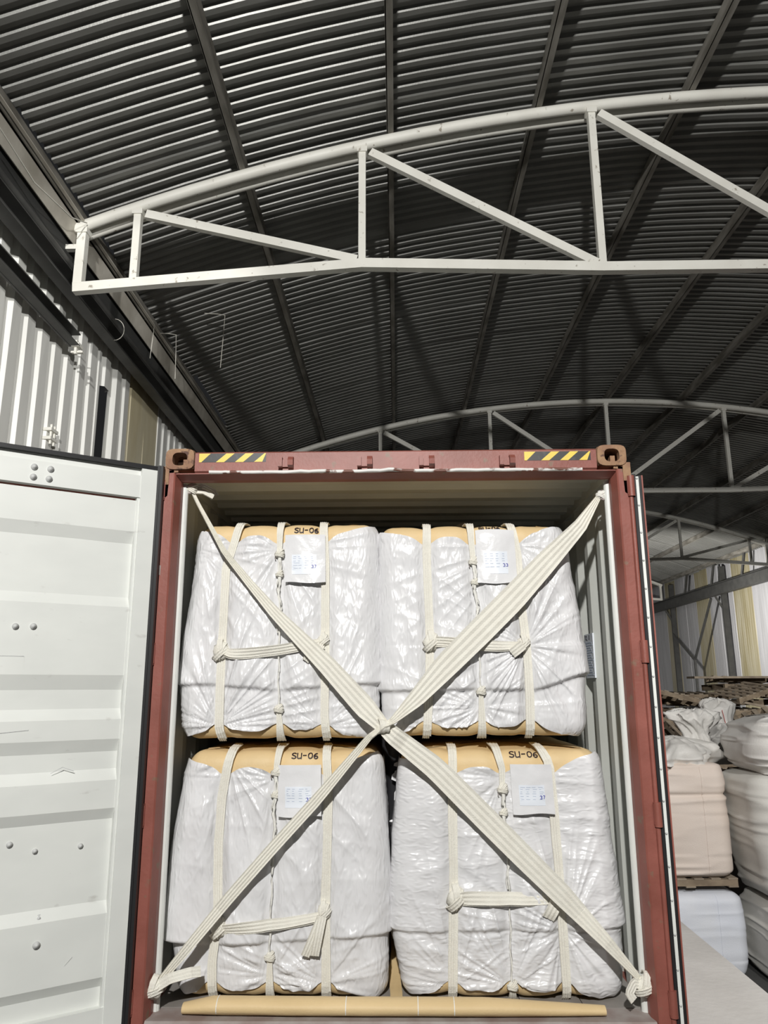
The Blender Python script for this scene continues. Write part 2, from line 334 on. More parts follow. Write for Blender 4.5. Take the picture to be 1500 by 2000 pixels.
wb = struct(bpy.data.objects.new('wall_back', None)); link(wb, None, (4.5, 37.3, 0)); wb['label'] = 'far end wall of the hall in plain pale panels'
for i in range(12):
    x0 = -3.5+i*1.35; obj('wall_panel', MB().box((x0, 37.3, 0), (x0+1.33, 37.36, 9.0)), M['wallw'], wb)
rr = thing('runway_beam', (12.05, 20, 6.1), 'dark crane rail beam along the far right wall', 'beam')
obj('web', MB().bar((12.05, 8, 6.38), (12.05, 37, 6.38), .02, .40), M['rail'], rr)
obj('flange', MB().bar((12.0, 8, 6.58), (12.0, 37, 6.58), .18, .02), M['rail'], rr)
obj('flange', MB().bar((12.0, 8, 6.18), (12.0, 37, 6.18), .18, .02), M['rail'], rr)
for i, y in enumerate((24.2, 26.2, 28.8, 31.5)): obj('hanger', MB().bar((12.05, y, 6.58), (12.15, y-.2, 7.5), .07, .07), M['rail'], rr)
yb = thing('shadow_fork', (11.7, 30.2, 0), 'dark forked bars standing in for a Y-shaped shadow on the far right wall', 'shadow shape')  # cast shadow on the wall modelled as solid dark bars
obj('stem', MB().bar((11.7, 30.2, 0), (11.7, 30.2, 3.9), .08, .08, (0, 1, 0)), M['rail'], yb)
obj('arm', MB().bar((11.7, 30.2, 3.85), (11.95, 28.7, 6.1), .07, .07), M['rail'], yb)
obj('arm', MB().bar((11.7, 30.2, 3.85), (11.7, 32.3, 5.0), .07, .07), M['rail'], yb)

# ------------------------------------------------------------------ the container
D = 3.816; ZB = 1.25
def L(x, y, z): return (x, D+y, ZB+z)
ct = thing('shipping_container', L(0, 0, 0), 'rust red shipping container with open doors, loaded with four white wrapped bales', 'shipping container')
def cbox(m, x0, x1, y0, y1, z0, z1): return m.box(L(x0, y0, z0), L(x1, y1, z1))
LEN = 12.15
for s in (-1, 1):
    m = MB(); pts = [(-1.219, 0), (-1.172, 0), (-1.165, .006), (-1.150, .07), (-1.150, .11), (-1.219, .11)]
    poly = [L(s*abs(a) if s > 0 else a, b, .10) for a, b in pts]; m.prism(poly if s < 0 else poly[::-1], (0, 0, 2.70))
    m.prism([L(s*1.219, .03, .10), L(s*1.219, .0, .10), L(s*1.236, .0, .10), L(s*1.236, .03, .10)], (0, 0, 2.66))
    obj('corner_post', m, M['red'], ct)
    m = MB(); m.tube([L(s*1.146, .135, .17), L(s*1.146, .135, 2.735)], .019, 12); m.box(L(min(s*1.146, s*1.18), .115, .17), L(max(s*1.137, s*1.18), .155, 2.735))
    obj('inner_post', m, M['white'], ct)
m = MB(); m.prism([L(-1.06, .0, 2.762), L(-1.06, -.012, 2.77), L(-1.06, -.012, 2.868), L(-1.06, 0, 2.877), L(-1.06, .13, 2.877), L(-1.06, .13, 2.762)], (2.12, 0, 0))
obj('header', m, M['red'], ct)
m = MB(); m.prism([L(-1.16, .0, 2.757), L(-1.16, .012, 2.757), L(-1.16, .06, 2.738), L(-1.16, .11, 2.738), L(-1.16, .11, 2.762), L(-1.16, .0, 2.762)], (2.32, 0, 0))
obj('header_lip', m, M['red'], ct)
# dented drip strip with peeling white paint
m = MB(); n = 90; xs = np.linspace(-.98, .98, n); P = np.zeros((5, n, 3))
for j, x in enumerate(xs):
    w = .006*float(fbm(x*14, 0, 31)); mid = .012*math.exp(-((x+.02)/.05)**2)
    for i, (a, b) in enumerate(((-.012, 2.771), (-.024, 2.768), (-.027, 2.760), (-.022, 2.752), (.0, 2.756))): P[i, j] = L(x, a-abs(w)*.6-mid*(i in (1, 2, 3)), b+w*(1 if i in (1, 2, 3) else 0)+mid*.5)
obj('drip_strip', m.grid(P), M['peel'], ct, label='dented drip strip with peeling white paint')
def casting(x0, x1, z0, z1, y0, hole=True):
    """corner casting with an oval opening in its front face"""
    m = MB(); cx = (x0+x1)/2; cz = (z0+z1)/2; hw = (x1-x0)/2; hh = (z1-z0)/2; n = 40; out = []; inn = []; inn2 = []; bk = []
    for k in range(n):
        a = 2*PI*k/n; c, s = math.cos(a), math.sin(a); e = 4.5; r = (abs(c)**e+abs(s)**e)**(-1/e)
        ox, oz = hw*r*c, hh*r*s; out.append((cx+ox*.94, cz+oz*.93, y0-.012)); bk.append((cx+ox, cz+oz, y0+.012))
        e2 = 3.0; r2 = (abs(c)**e2+abs(s)**e2)**(-1/e2); inn.append((cx+.039*r2*c, cz+.0355*r2*s, y0-.012)); inn2.append((cx+.039*r2*c, cz+.0355*r2*s, y0+.03))
    far = [(p[0], p[1], y0+.165) for p in bk]; room = [(cx+(p[0]-cx)*1.25, cz+(p[1]-cz)*1.2, y0+.032) for p in inn]; room2 = [(p[0], p[1], y0+.14) for p in room]
    v = []
    for ring in (far, bk, out, inn, inn2, room, room2): v += [L(p[0], p[2], p[1]) for p in ring]
    f = []
    for r in range(6):
        for k in range(n): f.append((r*n+k, r*n+(k+1) % n, (r+1)*n+(k+1) % n, (r+1)*n+k))
    f.append(tuple(range(6*n, 7*n))); f.append(tuple(range(n))[::-1])
    m.add(v, f); m.box(L(cx+.005, y0+.04, cz-.02), L(cx+.03, y0+.13, cz+.012)); return m
for x0, x1 in ((-1.222, -1.062), (1.062, 1.222)):
    obj('corner_casting', casting(x0, x1, 2.778, 2.899, 0), M['rust'], ct, label='rusty corner casting with an oval opening')
    obj('corner_casting', casting(x0, x1, 0.0, .118, 0), M['rust'], ct)
    m = MB(); s = 1 if x0 > 0 else -1
    m.prism([L(s*1.15, .0, 2.779), L(s*1.225, .0, 2.779), L(s*1.225, .0, 2.62), L(s*1.20, .0, 2.64), L(s*1.195, .0, 2.765), L(s*1.15, .0, 2.768)], (0, .03, 0))
    m.box(L(min(s*1.196, s*1.236), -.006, 2.70), L(max(s*1.196, s*1.236), .03, 2.80)); obj('corner_gusset', m, M['rust'], ct)
for x in (-.574, -.158, .167, .588):
    lg = MB(); cbox(lg, x-.036, x+.036, -.028, -.010, 2.785, 2.825); cbox(lg, x-.04, x-.018, -.050, -.012, 2.782, 2.834)
    lg.prism([L(x+.012, -.012, 2.778), L(x+.012, -.055, 2.788), L(x+.012, -.060, 2.815), L(x+.012, -.035, 2.838), L(x+.012, -.012, 2.838)], (.028, 0, 0))
    obj('lock_keeper', lg, M['red'], ct)
for x0, x1, zz in ((-1.038, -.683, 2.842), (.682, 1.030, 2.836)):
    tp = obj('hazard_tape', MB().box(L(x0, -.0135, zz-.024), L(x1, -.0115, zz+.024)), M['tapeb'], ct, label='yellow and black striped warning tape')
    w = x1-x0; p = w/3.5; h = .048
    for i in range(4):
        a = x0+i*p-.012 if i else x0
        poly = [(max(a, x0), -.5), (min(a+.43*p, x1), -.5), (min(a+.43*p+.055, x1), .5), (max(a+.055, x0), .5)] if i else [(x0, -.5), (x0+.012, -.5), (x0+.06, .5), (x0, .5)]
        obj('yellow_stripe', MB().prism([L(q, -.0142, zz+r*h) for q, r in poly], (0, .0012, 0)), M['tapey'], tp)
# sill, floor, walls, ceiling
m = MB(); m.prism([L(-1.16, -.005, .0), L(-1.16, -.005, .155), L(-1.16, .02, .178), L(-1.16, .16, .180), L(-1.16, .16, .0)], (2.32, 0, 0)); obj('door_sill', m, M['steel'], ct)
for i in range(8):
    x0 = -1.165+i*.29125; obj('floor_board', MB().box(L(x0, .165, .13), L(x0+.287, LEN, .182)), M['plank'], ct)
def cwall(s):
    pr = []; y = .16
    while y < LEN-.3: pr += [(y, 0), (y+.07, 0), (y+.138, .036), (y+.208, .036), (y+.278, 0)]; y += .278
    P = np.zeros((2, len(pr), 3))
    for i, z in enumerate((.17, 2.76)):
        for j, (yy, d) in enumerate(pr): P[i, j] = L(s*(1.169+d), yy, z)
    m = MB().grid(P, smooth=False, flip=s > 0)
    Q = P.copy(); Q[:, :, 0] += s*.006; m.grid(Q, smooth=False, flip=s < 0, mi=1); return m
for s in (-1, 1):
    obj('side_wall', cwall(s), [M['inner'], M['red']], ct)
    obj('top_rail', MB().box(L(min(s*1.16, s*1.219), .12, 2.76), L(max(s*1.16, s*1.219), LEN, 2.86)), M['inner'], ct)
    obj('bottom_rail', MB().box(L(min(s*1.16, s*1.219), .12, 0), L(max(s*1.16, s*1.219), LEN, .17)), M['red'], ct)
pr = []; y = .12
while y < LEN-.1: pr += [(y, 2.80), (y+.07, 2.80), (y+.10, 2.835), (y+.17, 2.835), (y+.20, 2.80)]; y += .209
P = np.array([[L(x, a, b) for a, b in pr] for x in (-1.2, 1.2)]); m = MB().grid(P, smooth=False); P2 = P.copy(); P2[:, :, 2] += .006; m.grid(P2, smooth=False, flip=True)
obj('roof_panel', m, M['inner'], ct)
obj('end_wall', MB().box(L(-1.2, LEN, .0), L(1.2, LEN+.04, 2.85)), M['inner'], ct)
# lashing rings and corner details inside
for s, z in ((-1, 2.715), (1, 2.66), (-1, .285), (1, .31)):
    obj('lashing_ring', MB().tube([L(s*(1.125-.022*math.cos(a)), .145+.012*math.sin(a), z+.028*math.sin(a)) for a in np.linspace(0, 2*PI, 13)], .006, 6, caps=False), M['steel'], ct)
# serial sticker on the right inner wall
st = obj('sticker', MB().box(L(1.160, .70, 1.70), L(1.1685, .90, 1.96)), M['paper'], ct, label='white sticker with bar lines on the right inner wall')
m = MB()
for i in range(14): m.box(L(1.1588, .72+.02*(i % 3), 1.715+i*.0145), L(1.1602, .87, 1.7205+i*.0145))
obj('bar_lines', m, M['print'], st)

# left door, swung open beside the wall
HP = Vector((-1.232, D, 0)); U = Vector((-.8238, -.5670, 0)); NN = Vector((.5670, -.8238, 0))
def dp(u, w, z): p = HP+U*u+NN*w; return (p.x, p.y, ZB+z)
def dbox(m, u0, u1, w0, w1, z0, z1):
    v = [dp(a, b, c) for c in (z0, z1) for a, b in ((u0, w0), (u1, w0), (u1, w1), (u0, w1))]
    return m.add(v, [(0, 1, 2, 3), (7, 6, 5, 4), (0, 4, 5, 1), (1, 5, 6, 2), (2, 6, 7, 3), (3, 7, 4, 0)])
DW = 1.15
ld = obj('door', dbox(MB(), .0, DW, -.06, -.048, .13, 2.79), [M['red']], ct, label='open left door, white inside face with black rubber edge')
prof = [(2.60, -.028), (2.60, 0), (2.436, 0), (2.375, -.026), (2.10, -.026), (2.05, 0), (1.717, 0), (1.648, -.026), (1.56, -.026), (1.51, 0), (1.418, 0), (1.36, -.026), (1.28, -.026), (1.23, 0), (1.103, 0), (1.053, -.026), (.70, -.026), (.65, 0), (.385, 0), (.341, -.026), (.26, -.026)]
prof = [(z, w) for z, w in prof if True]
m = MB(); P = np.zeros((len(prof), 8, 3))
for i, (z, w) in enumerate(prof):
    for j, u in enumerate(np.linspace(.105, DW-.08, 8)):
        P[i, j] = dp(u, w-.014+.003*float(fbm(u*3, z*3, 41)), z+.004*float(fbm(u*2, z*2, 44)))
obj('panel', m.grid(P, smooth=False), M['white'], ld)
obj('frame_post', dbox(dbox(MB(), .004, .108, -.05, 0.0, .14, 2.775), .108, .122, -.05, -.010, .26, 2.62), M['white'], ld)
obj('frame_post', dbox(MB(), DW-.1, DW-.004, -.05, .0, .14, 2.775), M['white'], ld)
obj('top_frame', dbox(dbox(MB(), .108, DW-.1, -.05, -.004, 2.617, 2.735), .108, DW-.1, -.05, -.024, 2.735, 2.775), M['white'], ld)
obj('bottom_frame', dbox(MB(), .108, DW-.1, -.05, -.004, .14, .262), M['white'], ld)
m = MB(); m.box(L(-1.243, -.050, .125), L(-1.214, -.022, 2.79)); m.box(L(-1.236, -.056, .125), L(-1.229, -.048, 2.79)); dbox(m, -.010, .006, -.055, .006, .125, 2.79); dbox(m, -.022, -.006, -.05, -.012, .125, 2.79); obj('gasket', m, M['gasket'], ld)
m = MB(); dbox(m, -.012, DW+.01, -.045, .004, 2.775, 2.795); dbox(m, -.012, DW+.01, -.058, -.03, 2.792, 2.806); obj('gasket', m, M['gasket'], ld)
obj('gasket', dbox(MB(), DW-.006, DW+.012, -.055, .004, .125, 2.79), M['gasket'], ld)
def bolt(u, z, r, w=0.0):
    m = MB(); n = 14; c = Vector(dp(u, w, z)); v = []; zz = Vector((0, 0, 1))
    rings = ((r, 0), (r, .005), (r*.55, .008), (r*.5, .013), (0.001, .015))
    for rr_, h in rings:
        for k in range(n): v.append(c+U*(rr_*math.cos(2*PI*k/n))+zz*(rr_*math.sin(2*PI*k/n))+NN*h)
    f = [(i*n+k, i*n+(k+1) % n, (i+1)*n+(k+1) % n, (i+1)*n+k) for i in range(4) for k in range(n)]
    return m.add(v, f, 0, True)
for u, z, r, w in ((.622, 2.700, .016, -.004), (.548, 2.700, .016, -.004), (.622, 2.650, .016, -.004), (.551, 2.650, .016, -.004), (.63, 1.935, .015, -.014), (.554, 1.938, .015, -.014),
                   (.558, .984, .014, -.04), (.451, .945, .012, -.04), (.257, .946, .012, -.04), (.411, .667, .016, -.036), (.414, .564, .016, -.014)):
    obj('bolt', bolt(u, z, r, w), M['bolt'], ld)
scr = MB()
for u0, z0, u1, z1 in ((.58, 1.80, .70, 1.80), (.58, 1.80, .575, 1.74), (.53, 1.47, .66, 1.46), (.32, 1.28, .37, 1.30), (.37, 1.30, .42, 1.275), (.26, .49, .29, .46), (.29, .50, .292, .47)):
    scr.add([dp(u0, -.0125, z0-.0015), dp(u1, -.0125, z1-.0005), dp(u1, -.0125, z1+.0015), dp(u0, -.0125, z0+.0025)], [(0, 1, 2, 3)])
obj('scratch', scr, M['bolt'], ld)
obj('edge_clip', dbox(MB(), -.026, -.004, .004, .012, 2.22, 2.27), M['steel'], ld)
for z in (2.67, 1.82, 1.06, .26):
    for s in (-1, 1):
        hg = MB(); hg.tube([L(s*1.232, -.004, z-.055), L(s*1.232, -.004, z+.055)], .019, 12); hg.box(L(min(s*1.212, s*1.232), -.008, z-.045), L(max(s*1.212, s*1.232), .004, z+.045))
        obj('hinge', hg, M['red'], ct)
for s in (1,): obj('hinge_rod', MB().tube([L(s*1.230, .000, .12), L(s*1.230, .000, 2.70)], .012, 10), M['red'], ct)
# right door folded back along the side, seen on its hinge edge
rd = obj('door', MB().box(L(1.297, .02, .13), L(1.304, 1.18, 2.735)), M['red'], ct, label='right door folded back along the container side, seen edge on')
obj('gasket', MB().box(L(1.243, -.004, .13), L(1.259, .05, 2.735)), M['gasket'], rd)
obj('retaining_strip', MB().box(L(1.259, .006, .13), L(1.277, .05, 2.725)), M['white'], rd)
obj('gasket', MB().box(L(1.277, .025, .13), L(1.297, .05, 2.735)), M['gasket'], rd)
obj('frame', MB().box(L(1.262, .05, .13), L(1.297, 1.18, 2.73)), M['white'], rd)
for i in range(18): obj('rivet', MB().blob(L(1.268, .004, .25+i*.145), .006, .004, .006, 1, 0, 8, 5), M['bolt'], rd)

# ------------------------------------------------------------------ wrapped bales
def outline(hx, hy, rc, nf, nsd, nc, nb, bulge=.02):
    X, Y, NX, NY, T = [], [], [], [], []
    def seg(x0, y0, x1, y1, nx, ny, n):
        for k in range(n): t = k/n; X.append(x0+(x1-x0)*t); Y.append(y0+(y1-y0)*t); NX.append(nx); NY.append(ny)
    def arc(cx, cy, a0, a1, n):
        for k in range(n): a = a0+(a1-a0)*k/n; X.append(cx+rc*math.cos(a)); Y.append(cy+rc*math.sin(a)); NX.append(math.cos(a)); NY.append(math.sin(a))
    a, b = hx-rc, hy-rc
    seg(a, hy, -a, hy, 0, 1, nb); arc(-a, b, PI/2, PI, nc); seg(-hx, b, -hx, -b, -1, 0, nsd); arc(-a, -b, PI, 1.5*PI, nc)
    seg(-a, -hy, a, -hy, 0, -1, nf); arc(a, -b, 1.5*PI, 2*PI, nc); seg(hx, -b, hx, b, 1, 0, nsd); arc(a, b, 0, PI/2, nc)
    X, Y, NX, NY = map(np.array, (X, Y, NX, NY))
    front = np.clip(1-(X/hx)**2, 0, 1)*(NY < -.02); Y = Y-bulge*front
    s = np.concatenate([[0], np.cumsum(np.hypot(np.diff(X), np.diff(Y)))])
    return X, Y, NX, NY, s
class Bale:
    def __init__(b, key, z0, z1, XLt, XRt, yf, straps, seed, hem, r=.082, dep=1.08):
        b.z0, b.z1, b.yf, b.r, b.key, b.seed, b.hem = z0, z1, yf, r, key, seed, hem
        b.XL = lambda z: np.interp(z, *zip(*XLt)); b.XR = lambda z: np.interp(z, *zip(*XRt))
        zm = (z0+z1)/2; b.hx = float(b.XR(zm)-b.XL(zm))/2; b.hy = dep/2; b.straps = straps
        b.q = PI*r/2; b.Lm = z1-z0-2*r; b.A = 2*b.q+b.Lm
    def sx(b, i, z):      # world x of strap i at height z
        p = b.straps[i]; return float(np.interp(-z, [-q[1] for q in p], [q[0] for q in p]))
    def prof(b, a):
        a = np.asarray(a, float); r = b.r; th = np.clip(a, 0, b.q)/r; tt = np.clip((a-b.q-b.Lm)/r, 0, PI/2); ex = np.maximum(a-b.A, 0)
        inset = r*(1-np.sin(th))*(a < b.q)+r*(1-np.cos(tt))+ex
        z = np.where(a < b.q, b.z0+r*(1-np.cos(th)), np.where(a < b.q+b.Lm, b.z0+r+(a-b.q), b.z1-r+r*np.sin(tt)))+.03*np.clip(ex/.3, 0, 1)
        ct_ = np.where(a < b.q, np.sin(th), np.cos(tt)); sn = np.where(a < b.q, -np.cos(th), np.sin(tt))
        return inset, z, ct_, sn
    def a_of_z(b, z):
        if z > b.z1-b.r: return b.q+b.Lm+b.r*math.asin(min(1, (z-b.z1+b.r)/b.r))
        if z < b.z0+b.r: return b.r*math.acos(max(-1, min(1, 1-(z-b.z0)/b.r)))
        return b.q+z-b.z0-b.r
    def mapx(b, x, z): xn = x/b.hx; return b.XL(z)+(xn+1)/2*(b.XR(z)-b.XL(z))
    def strapdip(b, xw, z):
        d = 0
        for i in range(3): d = d+np.exp(-((xw-np.interp(-z, [-q[1] for q in b.straps[i]], [q[0] for q in b.straps[i]]))/.042)**2)
        return d
    def surf(b, O, a, off):
        X, Y, NX, NY, s = O; ins, z, c, sn = b.prof(a)
        px = X-NX*ins+NX*c*off; py = Y-NY*ins+NY*c*off; pz = z+sn*off
        return np.stack([b.mapx(px, z), D*0+b.yf+b.hy+py, ZB+pz], -1), z
    def pt(b, xw, a, off=0.0):
        """point and normal on the front at world x"""
        ins, z, c, sn = [float(q) for q in b.prof(a)]
        XLz, XRz = float(b.XL(z)), float(b.XR(z)); xn = (xw-XLz)/(XRz-XLz)*2-1; x = xn*b.hx
        dip = float(b.strapdip(np.array(xw), np.array(z)))*.010; bul = .02*max(0, 1-xn*xn); rc = .085
        cor = 0; over = abs(x)-(b.hx-rc)
        if over > 0: cor = rc-math.sqrt(max(0, rc*rc-min(over, rc)**2))
        y = b.yf-bul*1.0+cor+ins
        o = off-dip
        return Vector((xw, y-c*o, ZB+z+sn*o)), Vector((0, -c, sn))
    def build(b, label):
        t = thing('wrapped_bale', ((float(b.XL(b.z0))+float(b.XR(b.z0)))/2, b.yf+b.hy, ZB+b.z0), label, 'bale', 'white wrapped bales in the container'); b.t = t
        sd = b.seed
        # tan inner sack
        O = outline(b.hx, b.hy, .085, 70, 10, 8, 14); n = len(O[0]); Oc = tuple(o[None, :] for o in O)
        A = np.linspace(0, b.A+.06, 70)[:, None]*np.ones((1, n)); ins, z, c, sn = b.prof(A)
        xw = b.mapx(O[0][None, :], z); fr = (O[3] < -.02)[None, :]
        mid = np.clip((z-b.z0-.13)/.05, 0, 1)*np.clip((b.z1-.15-z)/.05, 0, 1); off = -.010-.035*mid-.014*b.strapdip(xw, z)*fr+.005*fbm(O[4][None, :]*5, A*5, sd)+.002*ridge(O[4][None, :]*14, A*6, sd+3)
        P, _ = b.surf(Oc, A, off); m = MB().grid(P, True, flip=False)
        for row, sgn in ((0, 1), (-1, -1)):
            R = P[row]; cen = R.mean(0); cen[2] += -.002 if row == 0 else .02; k = len(R); m.add([*R.tolist(), cen.tolist()], [((j+1) % k, j, k) if sgn > 0 else (j, (j+1) % k, k) for j in range(k)], 0, True)
        obj('inner_sack', m, M['kraft'], t, label='tan woven fabric showing at the top and bottom edges')
        # white film wrapped around the sides
        O = outline(b.hx, b.hy, .085, 200, 30, 12, 20); n = len(O[0]); Oc = tuple(o[None, :] for o in O); NRW = 170
        fr = (O[3] < -.02); xm = b.mapx(O[0], (b.z0+b.z1)/2)
        def edge(zq):
            e = np.zeros(n); xq = b.mapx(O[0], zq)
            xs = [b.sx(i, zq) for i in range(3)]
            for x in xs: e += .040*np.exp(-((xq-x)/.055)**2)
            e += -.075*np.clip((xq-xs[2]-.03)/max(.05, float(b.XR(zq))-xs[2]), 0, 1)-.045*np.clip((xs[0]-.03-xq)/max(.05, xs[0]-float(b.XL(zq))), 0, 1)
            e += .012*fbm(xq*6, xq*0+zq, sd+5); return np.where(fr, e, -.03)
        atop = b.a_of_z(b.z1-b.top_gap)-edge(b.z1-.1); abot = b.a_of_z(b.z0+b.bot_gap)+edge(b.z0+.08)*.9
        tt = np.linspace(0, 1, NRW)[:, None]; A = abot[None, :]+(atop-abot)[None, :]*tt
        ins, z, c, sn = b.prof(A); xw = b.mapx(O[0][None, :]*np.ones_like(z), z); S = O[4][None, :]*np.ones_like(z); F = fr[None, :]
        off = .004-.016*b.strapdip(xw, z)*F
        base = off; dip_ = np.clip(b.strapdip(xw, z), 0, 1)*F; off = 0*off
        # broad billows, sharp creases, gathers at the edges
        off = off+.016*fbm(S*2.6, A*2.6, sd+10, 2)
        for (ang, f1, f2, am, ss) in b.folds:
            ca, sa = math.cos(ang), math.sin(ang); wv = .12*fbm(S*1.7, A*1.7, sd+ss+50, 2); p = (S*ca+A*sa)+wv; qd = -S*sa+A*ca
            off = off+am*(ridge(p*f1, qd*f2, sd+ss)**2.2-.35)*(.35+.9*vn(S*2.3, A*2.3, sd+ss+7))
        for (xc, zc_, am, fr_) in b.fans:
            ang = np.arctan2(z-zc_, xw-xc); d = np.hypot(z-zc_, xw-xc)
            off = off+am*(ridge(ang*fr_/PI*3, d*.8, sd+33)**2-.3)*np.clip(d/.06, 0, 1)*np.exp(-(d/.60)**2)*F
        off = off+.006*(ridge(S*22, A*1.5, sd+21)-.5)*(np.exp(-(atop[None, :]-A)/.10)+np.exp(-(A-abot[None, :])/.08))
        edge_ = np.clip((np.abs(O[0])-(b.hx-.14))/.12, 0, 1)[None, :]; off = base+off*(1-.88*dip_)*(1-.55*edge_)-.004*dip_
        # overlapping outer layer ends in a hem
        hz = b.hem(xw)+.012*fbm(S*4, S*0, sd+61); up_ = 1/(1+np.exp(-(z-hz)/.0035)); off = off+.020*up_*(1+.7*vn(S*5, S*0, sd+62))*np.exp(-np.maximum(z-hz, 0)/.35)*(1-.7*dip_)
        if b.flare: off = off+b.flare*up_*np.exp(-np.maximum(z-hz, 0)/.28)*np.exp(-((xw-float(b.XL(b.z0+.4)))/.10)**2)
        P, _ = b.surf(Oc, A, off)
        lim = 1.160; P[:, :, 0] = np.clip(P[:, :, 0], -lim, lim)
        obj('wrap_film', MB().grid(P, True), M['filmh' if b.key == 'BR' else 'film'], t, label='crinkled glossy white wrap film')
        return t
    def vstrap(b, i, w, z_hi=None, z_lo=None, wt=None, n=46, mname='web', name='strap', ridges=3, over=.10):
        a1 = b.A+over if z_hi is None else b.a_of_z(z_hi); a0 = .03 if z_lo is None else b.a_of_z(z_lo); P = []; N = []; W = []
        for k in range(n):
            a = a1+(a0-a1)*k/(n-1); z = float(b.prof(a)[1]); x = b.sx(i, z)+.004*float(fbm(np.array(z*5.), np.array(i*3.), b.seed+70))
            p, nn = b.pt(x, a, .016); P.append(p); N.append(nn); W.append(w*(1+.10*float(fbm(np.array(z*7.), np.array(i+2.), b.seed+71))) if wt is None else wt(k/(n-1)))
        return obj(name, MB().ribbon(P, W, N, .005, ridges, .0013), M[mname], b.t)

KNOTSEED = [0]
def knot(parent, c, size, nrm=(0, -1, 0), name='knot', mname='web', axis=0.0):
    KNOTSEED[0] += 1; c = Vector(c); m = MB(); sd = KNOTSEED[0]
    m.blob(c, size*.50, size*.34, size*.52, sd, .25, 14, 10, 2.2)
    for k in range(3):   # wraps of webbing over the core
        a0 = axis+(-.5+.5*k); pts = []; nn = []
        for q in np.linspace(-2.3, 2.3, 13):
            v = Vector((math.cos(a0)*math.sin(q)*size*.56, -math.cos(q)*size*.42, math.sin(a0)*math.sin(q)*size*.56+(k-1)*size*.16))
            pts.append(c+v); nn.append(v.normalized())
        m.ribbon(pts, size*.34, nn, .005, 2, .001)
    return obj(name, m, M[mname], parent)
GL = {'T': [[(.0, 1), (.9, 1)], [(.45, 1), (.45, 0)]], 'C': [[(.9, .85), (.5, 1), (.1, .7), (.1, .3), (.5, 0), (.9, .15)]], 'L': [[(.1, 1), (.1, 0), (.8, 0)]], 'S': [[(.9, .85), (.6, 1), (.25, .92), (.1, .72), (.3, .55), (.65, .45), (.9, .28), (.75, .06), (.4, 0), (.05, .15)]], 'U': [[(.1, 1), (.12, .1), (.3, .0), (.7, .05), (.85, .15)], [(.85, 1), (.85, -.08)]],
      '-': [[(.1, .5), (.8, .52)]], '0': [[(.5, 1), (.2, .85), (.1, .5), (.2, .1), (.5, 0), (.8, .12), (.9, .5), (.8, .88), (.5, 1)]],
      '6': [[(.8, 1), (.4, .85), (.15, .5), (.15, .2), (.4, 0), (.7, .05), (.88, .28), (.7, .48), (.4, .45), (.15, .25)]],
      '3': [[(.1, .9), (.5, 1), (.85, .85), (.8, .62), (.45, .52), (.85, .4), (.9, .15), (.5, 0), (.1, .1)]], '7': [[(.1, 1), (.9, 1), (.55, .5), (.4, 0)]], '2': [[(.1, .8), (.4, 1), (.8, .85), (.75, .55), (.1, .02), (.9, .02)]]}
def smooth(pl, n=3):
    for _ in range(n):
        o = [pl[0]]
        for a, b in zip(pl[:-1], pl[1:]): o += [(a[0]*.75+b[0]*.25, a[1]*.75+b[1]*.25), (a[0]*.25+b[0]*.75, a[1]*.25+b[1]*.75)]
        pl = o+[pl[-1]]
    return pl
def write(parent, text, place, size, adv, lw, mname='ink', name='marker_writing'):
    m = MB(); x = 0
    for ch in text:
        for pl in GL.get(ch, []):
            P = []; N = []
            for u, v in smooth(pl, 2): p, nn = place(x+u*size*.78, v*size); P.append(p); N.append(nn)
            m.ribbon(P, lw, N, .0008, 0, 0, nc=2)
        x += adv*size
    return obj(name, m, M[mname], parent)
